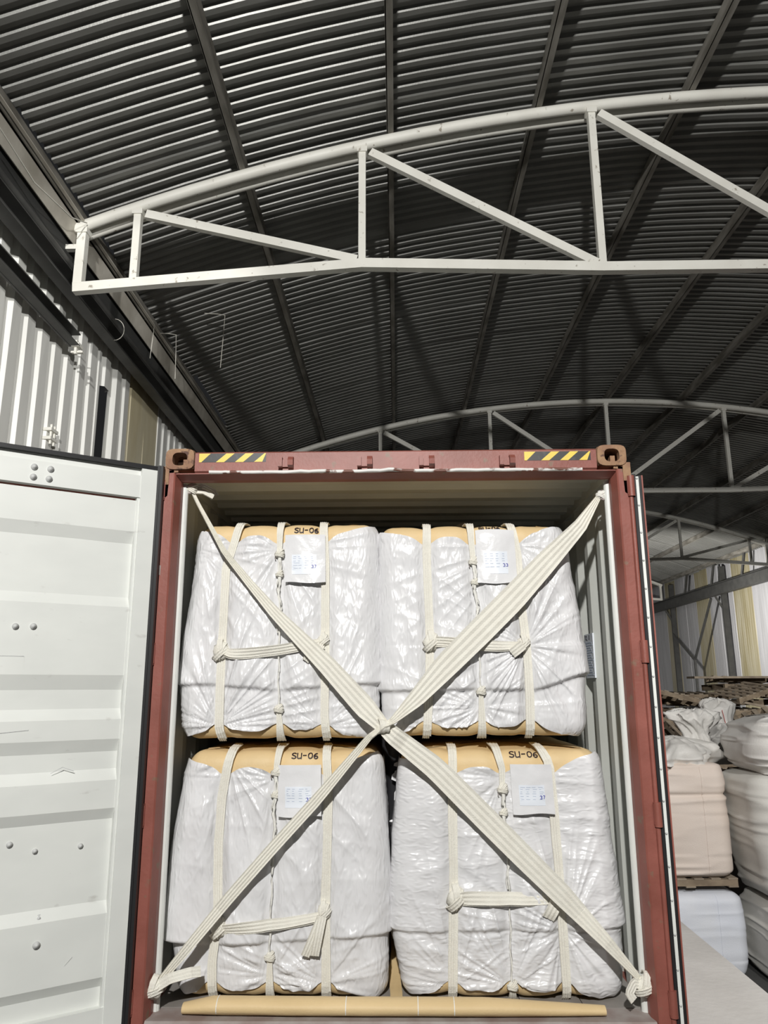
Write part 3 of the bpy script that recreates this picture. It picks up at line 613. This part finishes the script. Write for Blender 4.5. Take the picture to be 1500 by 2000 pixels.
def pouch(b, x0, x1, zt, zb, num, seed):
    n, mrow = 22, 18; P = np.zeros((mrow, n, 3)); Q = np.zeros((mrow, n, 3))
    for i in range(mrow):
        v = i/(mrow-1); z = zt+(zb-zt)*v
        for j in range(n):
            u = j/(n-1); x = x0+(x1-x0)*u+.006*v; p, nn = b.pt(x, b.a_of_z(z), 0)
            yy = float(b.pt((x0+x1)/2, b.a_of_z(z), 0)[0].y)-.034-.010*v*v+.006*float(fbm(np.array(u*4.), np.array(v*4.), seed))+.012*(2*u-1)**2
            P[i, j] = (x, yy, p.z+.004*math.sin(u*6+seed)*(v > .97)); Q[i, j] = (x, yy+.006, P[i, j, 2])
    m = MB().grid(P).grid(Q, flip=True); e = list(P[-1])+list(Q[-1]); m.add(e, [(j, j+n, j+n+1, j+1) for j in range(n-1)]); 
    e = list(P[:, 0])+list(Q[:, 0]); m.add(e, [(j, j+1, j+mrow+1, j+mrow) for j in range(mrow-1)]); e = list(P[:, -1])+list(Q[:, -1]); m.add(e, [(j, j+mrow, j+mrow+1, j+1) for j in range(mrow-1)])
    o = obj('document_pouch', m, M['pouch'], b.t, label='glossy plastic pouch holding a printed sheet')
    def pl(u, v, off):
        fi = v*(mrow-1); fj = u*(n-1); i = min(int(fi), mrow-2); j = min(int(fj), n-2); a, c = fi-i, fj-j
        p = (P[i, j]*(1-a)+P[i+1, j]*a)*(1-c)+(P[i, j+1]*(1-a)+P[i+1, j+1]*a)*c; return Vector(p)+Vector((0, -off, 0))
    pp = np.array([[pl(u, v, .0015) for u in np.linspace(.17, .78, 9)] for v in np.linspace(.42, .83, 8)]); la = obj('printed_label', MB().grid(pp), M['paper'], o)
    m = MB(); rs = np.random.RandomState(seed)
    for v in (.47, .51, .56, .60, .65, .71):
        for u in (.20, .33, .48, .64):
            l = rs.uniform(.04, .11); a = u+rs.uniform(-.01, .02); m.add([pl(a, v, .0025), pl(a+l, v, .0025), pl(a+l, v-.009, .0025), pl(a, v-.009, .0025)], [(0, 1, 2, 3)])
    for v in (.49, .58, .68, .735): m.add([pl(.19, v, .0024), pl(.77, v, .0024), pl(.77, v-.003, .0024), pl(.19, v-.003, .0024)], [(0, 1, 2, 3)])
    obj('print', m, M['print'], la)
    write(la, num, lambda x, y: (pl(.655+x/(x1-x0), .70-y/(zt-zb), .003), Vector((0, -1, 0))), .016, .95, .0028, 'inkb', 'number')
    return o
def tie(b, pts, wid, knots, tails, seed):
    P = []; N = []
    pts2 = smooth(pts, 3)
    for k, (x, z) in enumerate(pts2):
        u = k/(len(pts2)-1); p, nn = b.pt(x, b.a_of_z(z), .030+.018*math.sin(PI*u)); P.append(p); tw = .9*math.sin(u*PI*2+seed); N.append(Vector((0, -math.cos(tw*.5), math.sin(tw*.5))))
    W = [wid*(.75+.35*math.sin(PI*k/(len(pts2)-1))) for k in range(len(pts2))]
    obj('tie_strap', MB().ribbon(P, W, N, .006, 3, .0014), M['web'], b.t)
    P2 = [p+Vector((0, .006, -.012)) for p in P]; obj('tie_strap', MB().ribbon(P2, [w*.8 for w in W], N, .005, 3, .0012), M['web'], b.t)
    for x, z, s in knots: p, _ = b.pt(x, b.a_of_z(z), .022); knot(b.t, p, s, axis=1.2)
    for x, z, dx, dz, w in tails:
        p, _ = b.pt(x, b.a_of_z(z), .05); q, _ = b.pt(x+dx, b.a_of_z(z+dz), .045); mid = (p+q)/2+Vector((0, -.025, 0))
        pl = [p*(1-u)**2+mid*2*u*(1-u)+q*u*u for u in np.linspace(0, 1, 9)]
        obj('strap_tail', MB().ribbon(pl, w, Vector((.25, -1, .1)), .006, 3, .0012), M['web'], b.t)
def midstrap(b, zt, zb_, seed):
    """gathered middle strap: flat at the ends, tied cord with knots between"""
    b.vstrap(1, .05, z_lo=zt, wt=lambda u: .052-.026*u, n=22)
    b.vstrap(1, .05, z_hi=zb_, wt=lambda u: .022+.026*u, n=20)
    P = []
    for z in np.linspace(zt, zb_, 26): p, _ = b.pt(b.sx(1, z)+.003*math.sin(z*40), b.a_of_z(z), .020); P.append(p)
    obj('cord', MB().tube(P, [.009 if k < 8 else .0055 for k in range(26)], 8), M['cord'], b.t)
    obj('cord', MB().tube([p+Vector((.012*math.sin(k*.9), -.002, 0)) for k, p in enumerate(P[:14])], .005, 6), M['cord'], b.t)
    for z, s in ((zt, .045), (zt-.11, .035), (zb_, .042)): p, _ = b.pt(b.sx(1, z), b.a_of_z(z), .018); knot(b.t, p, s, axis=.3, mname='web')
    p, _ = b.pt(b.sx(1, zt-.02), b.a_of_z(zt-.02), .024)
    obj('loop', MB().tube([p+Vector((.020*math.cos(a)-.004, 0, .022*math.sin(a))) for a in np.linspace(.3, 3.6, 10)], .003, 5), M['steel'], b.t)

def mk(key, z0, z1, XLt, XRt, straps, seed, hem, folds, fans, flare=0, yf=4.045, tg=.085, bg=.055):
    b = Bale(key, z0, z1, XLt, XRt, yf, straps, seed, hem); b.folds = folds; b.fans = fans; b.flare = flare; b.top_gap = tg; b.bot_gap = bg; return b
TL = mk('TL', 1.385, 2.545, [(1.38, -1.125), (1.7, -1.155), (2.2, -1.115), (2.55, -1.09)], [(1.38, -.095), (2.55, -.100)],
        [[(-.855, 2.56), (-.875, 2.47), (-.925, 2.29), (-.93, 1.82), (-.927, 1.456), (-.905, 1.37)], [(-.631, 2.56), (-.63, 2.368), (-.617, 1.687), (-.613, 1.544), (-.600, 1.37)], [(-.402, 2.56), (-.386, 2.31), (-.381, 1.9), (-.381, 1.505), (-.364, 1.37)]],
        3, lambda x: 1.668-.03*np.clip((x+.93)/.3, 0, 1)+.03*np.clip((x+.6)/.3, 0, 1), [(-.35, 16, 2.2, .010, 1), (.45, 14, 2.5, .006, 2), (1.4, 12, 3, .004, 3)], [(-.93, 1.46, .020, 10), (-.385, 1.45, .010, 8), (-.63, 2.38, .010, 8), (-1.08, 2.40, .010, 9)])
TR = mk('TR', 1.395, 2.53, [(1.38, -.068), (1.6, -.075), (2.55, -.092)], [(1.38, .985), (1.7, 1.005), (2.1, .975), (2.55, .92)],
        [[(.168, 2.56), (.164, 2.306), (.173, 1.895), (.163, 1.632), (.146, 1.37)], [(.405, 2.56), (.419, 2.304), (.428, 2.083), (.436, 1.7), (.441, 1.37)], [(.618, 2.56), (.653, 2.359), (.663, 2.081), (.68, 1.866), (.686, 1.603), (.680, 1.37)]],
        17, lambda x: 1.632+.085*np.clip((x-.72)/.25, 0, 1), [(1.5, 11, 2.5, .006, 1), (-.5, 15, 2.2, .007, 2), (.5, 15, 2.5, .004, 3)], [(.68, 1.86, .018, 10), (.44, 1.55, .012, 9), (.16, 1.45, .010, 8), (.66, 2.40, .012, 9)])
BL = mk('BL', .184, 1.345, [(.18, -1.075), (.40, -1.12), (.6, -1.15), (1.1, -1.115), (1.35, -1.085)], [(.18, -.058), (1.0, -.062), (1.35, -.085)],
        [[(-.850, 1.36), (-.874, 1.266), (-.896, 1.105), (-.904, .888), (-.892, .56), (-.912, .356), (-.902, .17)], [(-.606, 1.36), (-.618, 1.253), (-.623, .769), (-.627, .401), (-.619, .17)], [(-.372, 1.36), (-.355, 1.129), (-.363, .583), (-.353, .17)]],
        29, lambda x: .437+.035*np.clip((x+.9)/.8, 0, 1), [(.7, 6, 1.8, .014, 1), (1.45, 9, 2.5, .007, 2), (-.6, 14, 2, .005, 3)], [(-.87, 1.30, .014, 8), (-.36, .26, .012, 9), (-.62, 1.20, .010, 8), (-.62, .30, .010, 8)], flare=.03)
BR = mk('BR', .184, 1.345, [(.18, .022), (.45, -.020), (.9, -.022), (1.2, .0), (1.35, .02)], [(.18, 1.08), (.5, 1.095), (1.0, 1.07), (1.35, 1.045)],
        [[(.279, 1.36), (.273, 1.127), (.266, .628), (.25, .17)], [(.500, 1.36), (.531, 1.25), (.529, 1.053), (.545, .7), (.538, .312), (.548, .17)], [(.722, 1.36), (.767, 1.274), (.78, 1.053), (.792, .582), (.797, .17)]],
        43, lambda x: .49+.02*np.clip(x, 0, 1), [(1.53, 7, 1.6, .016, 1), (1.48, 13, 2.0, .008, 2), (.5, 12, 2.2, .004, 3)], [(.80, .50, .014, 9), (.54, .26, .014, 9), (.53, 1.2, .009, 8), (.27, .25, .010, 8)])
for b, lab in ((TL, 'upper left white wrapped bale, the one whose crossing strap starts at the top left corner'), (TR, 'upper right white wrapped bale under the wide upper right strap'),
               (BL, 'lower left white wrapped bale with two strap tails dangling from its right knot'), (BR, 'lower right white wrapped bale with horizontal folds, nearest the right door post')):
    b.build(lab)
    b.vstrap(0, .035); b.vstrap(2, .035)
    p = obj  # straps are doubled webbing
    for i in (0, 2):
        P = []; N = []
        for k in range(30):
            a = b.A+.08+(.05-b.A-.08)*k/29; z = float(b.prof(a)[1]); q, nn = b.pt(b.sx(i, z)+.012, a, .0135); P.append(q); N.append(nn)
        obj('strap', MB().ribbon(P, .03, N, .004, 2, .001), M['web'], b.t)
midstrap(TL, 2.36, 1.545, 1); midstrap(TR, 2.31, 1.63, 2); midstrap(BL, 1.235, .385, 3); midstrap(BR, 1.15, .26, 4)
pouch(TL, -.600, -.382, 2.462, 2.20, '37', 1); pouch(TR, .432, .642, 2.485, 2.19, '33', 2); pouch(BL, -.606, -.388, 1.270, 1.025, '32', 3); pouch(BR, .570, .778, 1.270, 1.035, '37', 4)
def wr_on(b, x0, zlo, size):
    a0 = b.a_of_z(zlo)
    def place(x, y): p, n = b.pt(x0+x, a0+y, -.0035); return p, n
    write(b.t, 'SU-06', place, size, .80, .0055)
wr_on(TL, -.556, 2.482, .034); wr_on(BL, -.545, 1.300, .035); wr_on(BR, .572, 1.303, .038); wr_on(TR, .455, 2.492, .030)
tie(TL, [(-.90, 1.838), (-.85, 1.826), (-.635, 1.846), (-.40, 1.885)], .045, [(-.925, 1.842, .085), (-.385, 1.895, .062)], [(-.40, 1.875, -.075, -.085, .038), (-.39, 1.87, -.045, -.10, .03)], 1)
tie(TR, [(.19, 1.885), (.233, 1.889), (.502, 1.861), (.66, 1.862)], .045, [(.185, 1.885, .085), (.668, 1.872, .070)], [(.66, 1.865, -.06, -.045, .05)], 2)
tie(BL, [(-.86, .516), (-.824, .518), (-.599, .537), (-.37, .571)], .045, [(-.875, .515, .085), (-.364, .585, .070)], [(-.375, .57, -.075, -.17, .04), (-.37, .57, -.035, -.17, .042)], 3)
tie(BR, [(.29, .645), (.319, .656), (.557, .650), (.77, .650)], .055, [(.285, .645, .095), (.785, .655, .070)], [(.765, .64, -.045, -.075, .06)], 4)

write(st, 'TCL 0', lambda x, y: (Vector((1.1585, D+.885-x, ZB+1.925+y)), Vector((-1, 0, 0))), .026, .95, .004, 'ink', 'serial_text')
# ------------------------------------------------------------------ lashing straps, roll, sheets
def lash(name, pts, label, anchors):
    """pts: x, y, z(local), width, roll"""
    t = thing(name, (pts[0][0], pts[0][1], ZB+pts[0][2]), label, 'lashing strap', 'crossed lashing straps over the bales')
    def dense(n):
        u = np.linspace(0, 1, n); k = np.linspace(0, 1, len(pts)); return [np.interp(u, k, [p[i] for p in pts]) for i in range(5)]
    X, Y, Z, W, Rl = dense(70)
    g = .042*np.clip((.97-np.abs(X))/.12, 0, 1)*np.clip(np.abs(X+.07)/.1, .55, 1); k_ = (Y+g)/Y; X = X*k_; Z = 1.658+(Z-1.658)*k_; Y = Y+g
    P = [Vector((x, y, ZB+z)) for x, y, z in zip(X, Y, Z)]; N = [Vector((math.sin(r)*.6, -math.cos(r), math.sin(r)*.8)) for r in Rl]
    obj('webbing', MB().ribbon(P, list(W), N, .006, 4, .0026), M['web'], t)
    return t
s1 = lash('lashing_strap', [(-1.118, 3.965, 2.715, .016, .9), (-1.073, 3.955, 2.63, .018, .7), (-.911, 3.93, 2.356, .030, .25), (-.77, 3.92, 2.19, .042, .1), (-.624, 3.91, 2.026, .060, .05), (-.352, 3.90, 1.762, .095, 0), (-.16, 3.90, 1.555, .11, 0), (-.07, 3.905, 1.462, .07, 0), (-.02, 3.90, 1.42, .09, 0), (.187, 3.90, 1.264, .11, 0), (.43, 3.90, 1.026, .115, 0), (.60, 3.89, .86, .11, .05), (.778, 3.885, .689, .10, .1), (.97, 3.885, .49, .06, .2), (1.10, 3.885, .345, .03, .5), (1.125, 3.90, .312, .02, .8)],
          'cream lashing strap running from the upper left corner down to the lower right corner', None)
s2 = lash('lashing_strap', [(1.112, 3.965, 2.665, .020, .8), (1.094, 3.955, 2.643, .03, .5), (.984, 3.94, 2.485, .075, .25), (.80, 3.93, 2.30, .115, .15), (.606, 3.92, 2.099, .135, .1), (.43, 3.91, 1.93, .135, .05), (.25, 3.90, 1.759, .125, .0), (.10, 3.885, 1.60, .085, .3), (-.02, 3.872, 1.49, .035, 1.0), (-.07, 3.868, 1.462, .026, 1.3), (-.14, 3.875, 1.41, .032, .9), (-.393, 3.885, 1.122, .055, .4), (-.60, 3.88, .905, .055, .35), (-.799, 3.878, .689, .054, .3), (-1.0, 3.88, .455, .045, .5), (-1.13, 3.89, .305, .03, .7)],
          'cream lashing strap running from the upper right corner down to the lower left corner', None)
# wrap of the second strap round the first at the crossing
P = []; N = []
for q in np.linspace(0, 2*PI, 20): P.append(Vector((-.07+.010*math.cos(q), 3.915-.030*math.cos(q), ZB+1.462+.030*math.sin(q)))); N.append(Vector((.2, -math.cos(q), math.sin(q))))
obj('crossing_wrap', MB().ribbon(P, .05, N, .005, 2, .001), M['web'], s2)
knot(s1, (1.132, 3.895, ZB+.305), .085, axis=.8); knot(s2, (-1.142, 3.885, ZB+.295), .080, axis=.8); knot(s2, (1.112, 3.96, ZB+2.66), .045, mname='cord'); knot(s1, (-1.115, 3.96, ZB+2.715), .055)
def tail(parent, pts, w, nrm): obj('strap_tail', MB().ribbon([Vector((x, y, ZB+z)) for x, y, z in smooth3(pts)], w, Vector(nrm), .006, 3, .0012), M['web'], parent)
def smooth3(pts):
    k = np.linspace(0, 1, len(pts)); u = np.linspace(0, 1, 14); return list(zip(*[np.interp(u, k, [p[i] for p in pts]) for i in range(3)]))
tail(s2, [(-1.135, 3.87, .300), (-1.06, 3.86, .345), (-.97, 3.87, .365), (-.93, 3.90, .360)], .045, (.1, -1, .5))
tail(s1, [(1.125, 3.89, .31), (1.08, 3.87, .325), (1.05, 3.86, .285), (1.07, 3.86, .255)], .04, (.4, -1, .2))
tail(s1, [(-1.11, 3.965, 2.715), (-1.06, 3.98, 2.735), (-1.01, 4.02, 2.715), (-.995, 4.03, 2.69)], .035, (.1, -1, -.3))
tail(s1, [(-1.10, 3.96, 2.70), (-1.05, 3.97, 2.70), (-1.0, 3.99, 2.675)], .03, (.1, -1, .5))

rl = thing('paper_roll', (0, 3.91, ZB+.182), 'long flat tan kraft roll lying on the container sill in front of the lower bales', 'paper roll')
n = 60; P = np.zeros((n, 22, 3))
for i, x in enumerate(np.linspace(-1.005, .945, n)):
    e = min(1, .62+.38*min((x+1.005)/.14, 1)); e *= min(1, .55+.45*min((.945-x)/.55, 1)); yc = 3.905-.015*math.sin((x+1)*1.2)
    for k in range(22):
        a = 2*PI*k/22; r = 1+.05*float(fbm(np.array(x*4), np.array(k*.5), 77))
        P[i, k] = (x, yc+.052*e*r*math.cos(a), ZB+.183+.036*e+.036*e*r*math.sin(a))
m = MB().grid(P, True, flip=True)
for row in (0, -1): R = P[row]; m.add([*R.tolist(), R.mean(0).tolist()], [(j, (j+1) % 22, 22) for j in range(22)])
obj('roll_body', m, M['kraft'], rl)
for x in (-.82, .10, .28, -.22): 
    i = int((x+1.005)/1.95*(n-1)); R = [Vector(p)+(Vector(p)-Vector(P[i].mean(0).tolist())).normalized()*.0012 for p in P[i]]
    obj('seam', MB().ribbon(R[2:14], .004, [(r-Vector(P[i].mean(0).tolist())).normalized() for r in R[2:14]], .001, 0, 0, nc=2), M['cord'], rl)
fs = MB(); G = np.zeros((14, 8, 3))
for i, y in enumerate(np.linspace(3.97, 4.9, 14)):
    for j, x in enumerate(np.linspace(-.047, .012, 8)): G[i, j] = (x+.004*math.sin(i), y, ZB+.190+.010*float(vn(i*.8, j*.6, 3))+max(0, y-4.25)*.22)
G2 = G.copy(); G2[:, :, 2] -= .004; fs.grid(G, flip=False).grid(G2, flip=True)
single('kraft_sheet', fs, M['kraft'], (-.02, 4.0, ZB+.186), 'tan kraft sheet lying in the gap between the two lower bales', 'paper sheet')
bf = thing('black_film', (-.03, 4.3, ZB+.55), 'torn black film hanging in the gap between the lower bales', 'film')
G = np.zeros((20, 8, 3))
for i, z in enumerate(np.linspace(.50, 1.42, 20)):
    for j, u in enumerate(np.linspace(-1, 1, 8)):
        w = .055 if z < 1.1 else .055+.12*(z-1.1); G[i, j] = (-.028+.03*(z-.5)+u*w, 4.34+.03*float(vn(i*.5, j*.6, 12))+.02*u*u, ZB+z)
G2 = G.copy(); G2[:, :, 1] += .004; obj('sheet', MB().grid(G).grid(G2, flip=True), M['blackfilm'], bf)
for i, (x, z, w, h) in enumerate(((-.005, 1.235, .03, .022), (-.0, 1.19, .035, .03), (-.018, 1.165, .03, .04), (-.010, 1.06, .018, .06), (-.03, .95, .03, .012))):
    obj('torn_scrap', MB().prism([(x-w/2, 4.30, ZB+z), (x+w/2, 4.295, ZB+z-h*.3), (x+w*.3, 4.30, ZB+z+h), (x-w*.4, 4.30, ZB+z+h*.6)], (0, .004, 0)), M['pouch'], bf)
sc = thing('paper_scrap', (-.012, 4.24, ZB+.38), 'small crumpled white and tan scrap standing between the lower bales', 'scrap')
obj('scrap', MB().blob((-.012, 4.24, ZB+.44), .032, .02, .045, 4, .3), M['pouch'], sc); obj('stub', MB().tube([(-.015, 4.26, ZB+.46), (-.018, 4.28, ZB+.56)], .024, 8), M['kraft'], sc)
cl2 = MB(); G = np.zeros((10, 16, 3))
for j, x in enumerate(np.linspace(.24, .56, 16)):
    hgt = .055*math.exp(-((x-.42)/.10)**2)
    for i, y in enumerate(np.linspace(4.45, 4.8, 10)): G[i, j] = (x, y, ZB+2.56+hgt*(1-.03*i)+.006*float(vn(i, j*.7, 6)))
G2 = G.copy(); G2[:, :, 2] -= .006; single('film_flap', cl2.grid(G).grid(G2, flip=True), M['sackw'], (.4, 4.6, ZB+2.555), 'loose grey film flap arched on top of the upper right bale', 'film')

# ------------------------------------------------------------------ big bags and sacks in the hall
def bigbag(name, cx, cy, z0, z1, hx, hy, mname, seed, label, cat='bulk bag', group=None, wr_amp=.010, belly=.05, lean=0, rot=0, r=.16, seam=True, band=None, rcn=.2):
    t = thing(name, (cx, cy, z0), label, cat, group); O = outline(hx, hy, rcn, 60, 40, 12, 20, .03); n = len(O[0]); X, Y, NX, NY, s = O
    H = z1-z0; rows = []
    for v in np.linspace(0, 1, 80):
        z = v*H; ins = 0
        if z < r: ins = r*(1-math.sqrt(max(0, 1-((r-z)/r)**2)))*.7
        if z > H-r: ins = r*(1-math.sqrt(max(0, 1-((z-H+r)/r)**2)))
        bl = belly*math.sin(PI*v)**.7; off = bl-ins+wr_amp*(ridge(s*1.6+seed, np.full(n, z*(14 if v > .55 or v < .2 else 9)), seed)**2-.4)*(.4+1.2*abs(v-.5))+.012*fbm(s*2, np.full(n, z*3), seed+4)
        if band: off = off-.03*math.exp(-((v-band)/.02)**2)
        x = X+NX*off; y = Y+NY*off; x = x+lean*v
        c, q = math.cos(rot), math.sin(rot); rows.append(np.stack([cx+x*c-y*q, cy+x*q+y*c, np.full(n, z0+z)], -1))
    P = np.array(rows); m = MB().grid(P, True)
    for row, sg in ((0, 1), (-1, -1)):
        R = P[row]; ce = R.mean(0)+[0, 0, .05 if row else 0]; m.add([*R.tolist(), ce.tolist()], [((j+1) % n, j, n) if sg > 0 else (j, (j+1) % n, n) for j in range(n)], 0, True)
    body = obj('body', m, M[mname], t)
    if seam:
        for j in (int(n*.42), int(n*.63)): 
            pts = [Vector(P[i, j])+Vector((NX[j], NY[j], 0))*.004 for i in range(2, 78)]; obj('seam', MB().ribbon(pts, .012, Vector((NX[j], NY[j], 0)), .004, 0, 0, nc=2), M[mname], t)
    return t
PAL = None
def make_pallet(name, w, d, label):
    t = thing(name, (0, 0, 0), label, 'pallet', 'wooden pallets heaped in the hall'); o = (0, 0, 0)
    for i in range(6): x = -w/2+.05+i*(w-.1)/5; obj('deck_board', MB().box((x-.05, -d/2, .122), (x+.05, d/2, .144)), M['wood2'], t, o)
    for i in range(3): y = -d/2+.04+i*(d-.08)/2; obj('stringer', MB().box((-w/2, y-.035, .022), (w/2, y+.035, .122)), M['wood'], t, o)
    for i in range(3): x = -w/2+.05+i*(w-.1)/2; obj('bottom_board', MB().box((x-.05, -d/2, 0), (x+.05, d/2, .022)), M['wood2'], t, o)
    return t
def dup(root, loc, rot, label):
    r = root.copy(); COL.objects.link(r); r.location = loc; r.rotation_euler = rot; r['label'] = label
    for ch in root.children: c = ch.copy(); COL.objects.link(c); c.parent = r
    return r

bigbag('bulk_bag', 3.07, 9.02, 0, .80, .50, .46, 'bagblue', 5, 'pale blue white bulk bag on the ground under the pink beige bag', group='bulk bags in the hall', r=.10, belly=.03, rcn=.10)
pl1 = make_pallet('wooden_pallet', 1.0, .95, 'light wooden pallet between the pink beige bag and the blue white bag'); pl1.location = (3.02, 9.0, .855); pl1.rotation_euler = (0, .0, .04); pl1.scale = (1, 1, .62)
del pl1['group']
bigbag('bulk_bag', 3.03, 9.0, .95, 2.08, .475, .46, 'bagpink', 8, 'pink beige bulk bag on a pallet right beside the red door edge', group='bulk bags in the hall', band=.72, wr_amp=.030, r=.07, belly=.025, rcn=.11)
bigbag('bulk_bag', 4.22, 8.55, 0, .78, .50, .5, 'baggrey', 11, 'grey white bulk bag on the ground at the lower right frame edge', group='bulk bags in the hall', wr_amp=.045, r=.14)
bigbag('bulk_bag', 4.20, 8.50, .80, 2.00, .50, .5, 'baggrey', 14, 'tall grey white bulk bag stacked second from the ground at the right frame edge', group='bulk bags in the hall', wr_amp=.040, r=.14, lean=-.12)
bigbag('bulk_bag', 4.22, 8.45, 1.99, 2.58, .56, .48, 'sackw', 19, 'slumped white bag lying on top of the grey white stack at the right edge', 'bulk bag', 'bulk bags in the hall', wr_amp=.08, r=.30, seam=False)
def crumple(name, cx, cy, z0, prof, seed, label, amp=.35, lean=(0, 0), mname='sackw', sq=.8):
    """crumpled empty sack: closed skin with sharp radial and cross folds; prof = (height, radius) pairs"""
    nu, nv = 64, 36; a = (np.arange(nu)*2*PI/nu)[None, :]; v = np.linspace(0, 1, nv)[:, None]; hs = [p[0] for p in prof]; t = v*(len(prof)-1); k = np.arange(len(prof))
    H = np.interp(t, k, hs); R = np.interp(t, k, [p[1] for p in prof]); ca, sa = np.cos(a), np.sin(a)
    cx = cx+.05*np.sin(5*v+a+seed)*np.clip(v*2, 0, 1); f = 1+amp*(ridge(ca*2.2+7+v*.8, sa*2.2+7+v*1.4, seed)**2-.45)+amp*.5*(ridge(ca*5+9+v*2, sa*5+9-v*3, seed+1)-.5)
    X = cx+lean[0]*v+R*f*ca; Y = cy+lean[1]*v+sq*R*f*sa; Z = z0+H+.16*hs[-1]*(ridge(ca*2+3+R*6, sa*2+3+0*v, seed+2)-.5)*np.clip(H/hs[-1]*1.6, 0, 1)
    P = np.stack([X+0*Z, Y+0*Z, Z], -1); m = MB().grid(P, True)
    for row, sg in ((0, 1), (-1, -1)):
        Rr = P[row]; m.add([*Rr.tolist(), Rr.mean(0).tolist()], [((j+1) % nu, j, nu) if sg > 0 else (j, (j+1) % nu, nu) for j in range(nu)], 0, True)
    return single(name, m, M[mname], (float(np.mean(cx)), cy, z0), label, 'sack', 'loose empty sacks on the bulk bags')
crumple('empty_sack', 3.42, 9.0, 2.22, [(0, .20), (.06, .15), (.14, .14), (.22, .19), (.30, .25), (.36, .24), (.395, .14), (.40, .03)], 3, 'upright crumpled white sack mouth rising from the pile on the pink beige bag', .55, (-.05, 0), sq=.5)
crumple('empty_sack', 3.90, 9.6, 2.0, [(0, .42), (.12, .46), (.26, .38), (.36, .22), (.42, .05)], 9, 'flopped white sack spread between the upright sack and the right stack', .55)
crumple('empty_sack', 3.08, 8.95, 2.06, [(0, .50), (.06, .52), (.13, .46), (.20, .36), (.25, .22), (.27, .04)], 13, 'low crumpled white sack covering the pink beige bag beside the red door', .5, (.06, 0), sq=.9)
sk = crumple('empty_sack', 4.10, 9.95, 2.0, [(0, .2), (.2, .18), (.45, .16), (.62, .17), (.68, .10), (.70, .02)], 17, 'standing white sack with a red printed line at the right frame edge', .3, (-.05, 0))
obj('red_line', MB().bar((4.10, 9.77, 2.36), (4.06, 9.77, 2.60), .012, .004), M['redprint'], sk)

# pallet heap
LB = 'worn wooden pallet in the big heap by the far right wall'
ORD = ['topmost', 'second from the top', 'third from the top', 'fourth from the top', 'fifth from the top', 'sixth from the top', 'seventh from the top', 'eighth from the top', 'ninth from the top', 'tenth from the top', 'eleventh from the top', 'twelfth from the top', 'thirteenth from the top', 'fourteenth from the top', 'fifteenth from the top', 'sixteenth from the top', 'seventeenth from the top', 'eighteenth from the top', 'nineteenth from the top']
SN = {(6.6, 18.0): 'front left', (7.95, 18.1): 'front middle', (9.3, 18.3): 'front right', (7.1, 19.5): 'rear left', (8.45, 19.6): 'rear middle', (9.85, 19.6): 'rear right'}
p0 = make_pallet('wooden_pallet', 1.2, .9, LB); first = True; rs = random.Random(5)
for (x, y, n) in ((6.6, 18.0, 12), (7.95, 18.1, 13), (9.3, 18.3, 13), (7.1, 19.5, 15), (8.45, 19.6, 17), (9.85, 19.6, 17)):
    z = 0.0
    for k in range(n):
        loc = (x+rs.uniform(-.10, .10), y+rs.uniform(-.10, .10), z); rot = (rs.uniform(-.05, .05), rs.uniform(-.06, .06), rs.uniform(-.28, .28))
        if first: p0.location = loc; p0.rotation_euler = rot; first = False
        else: last = dup(p0, loc, rot, LB)
        (p0 if k == 0 and x == 6.6 else last)['label'] = f'worn wooden pallet, {ORD[n-1-k]} in the {SN[(x, y)]} stack of the heap'
        z += .184
for x, y, z, rot, lab in ((6.5, 17.0, 1.75, (.5, .1, .3), 'tilted wooden pallet leaning on the front left stack of the heap'), (7.6, 17.05, 2.0, (.35, -.28, -.2), 'tilted wooden pallet sliding off the front middle stack'), (8.9, 17.05, 2.0, (.55, .22, .15), 'tilted wooden pallet leaning on the front right stack of the heap'),
                         (8.1, 18.25, 2.66, (.12, -.22, .4), 'wooden pallet lying askew on top of the front middle stack'), (6.7, 18.5, 2.52, (-.1, .25, -.3), 'wooden pallet lying askew near the top left of the heap')):
    dup(p0, (x, y, z), rot, lab)
for i, (x, y, z, l, a, tl) in enumerate(((8.3, 18.9, 3.08, 2.3, .05, .0), (7.3, 18.3, 2.40, 1.7, .3, .16), (8.6, 17.7, 2.36, 1.6, -.2, -.22), (9.4, 18.9, 2.95, 2.2, .1, .12))):
    m = MB(); m.bar((x-l/2*math.cos(a), y-l/2*math.sin(a), z-tl*l/2), (x+l/2*math.cos(a), y+l/2*math.sin(a), z+tl*l/2), .45 if i == 0 else .16, .05)
    single('plank', m, M['wood2'], (x, y, z-.05), ['wide grey board lying on top of the pallet heap', 'loose plank leaning up to the right on the heap, left of the wide board', 'loose plank sloping down to the right on the front of the pallet heap', 'long loose plank rising to the right near the top of the heap'][i], 'plank', 'loose planks on the pallet heap')
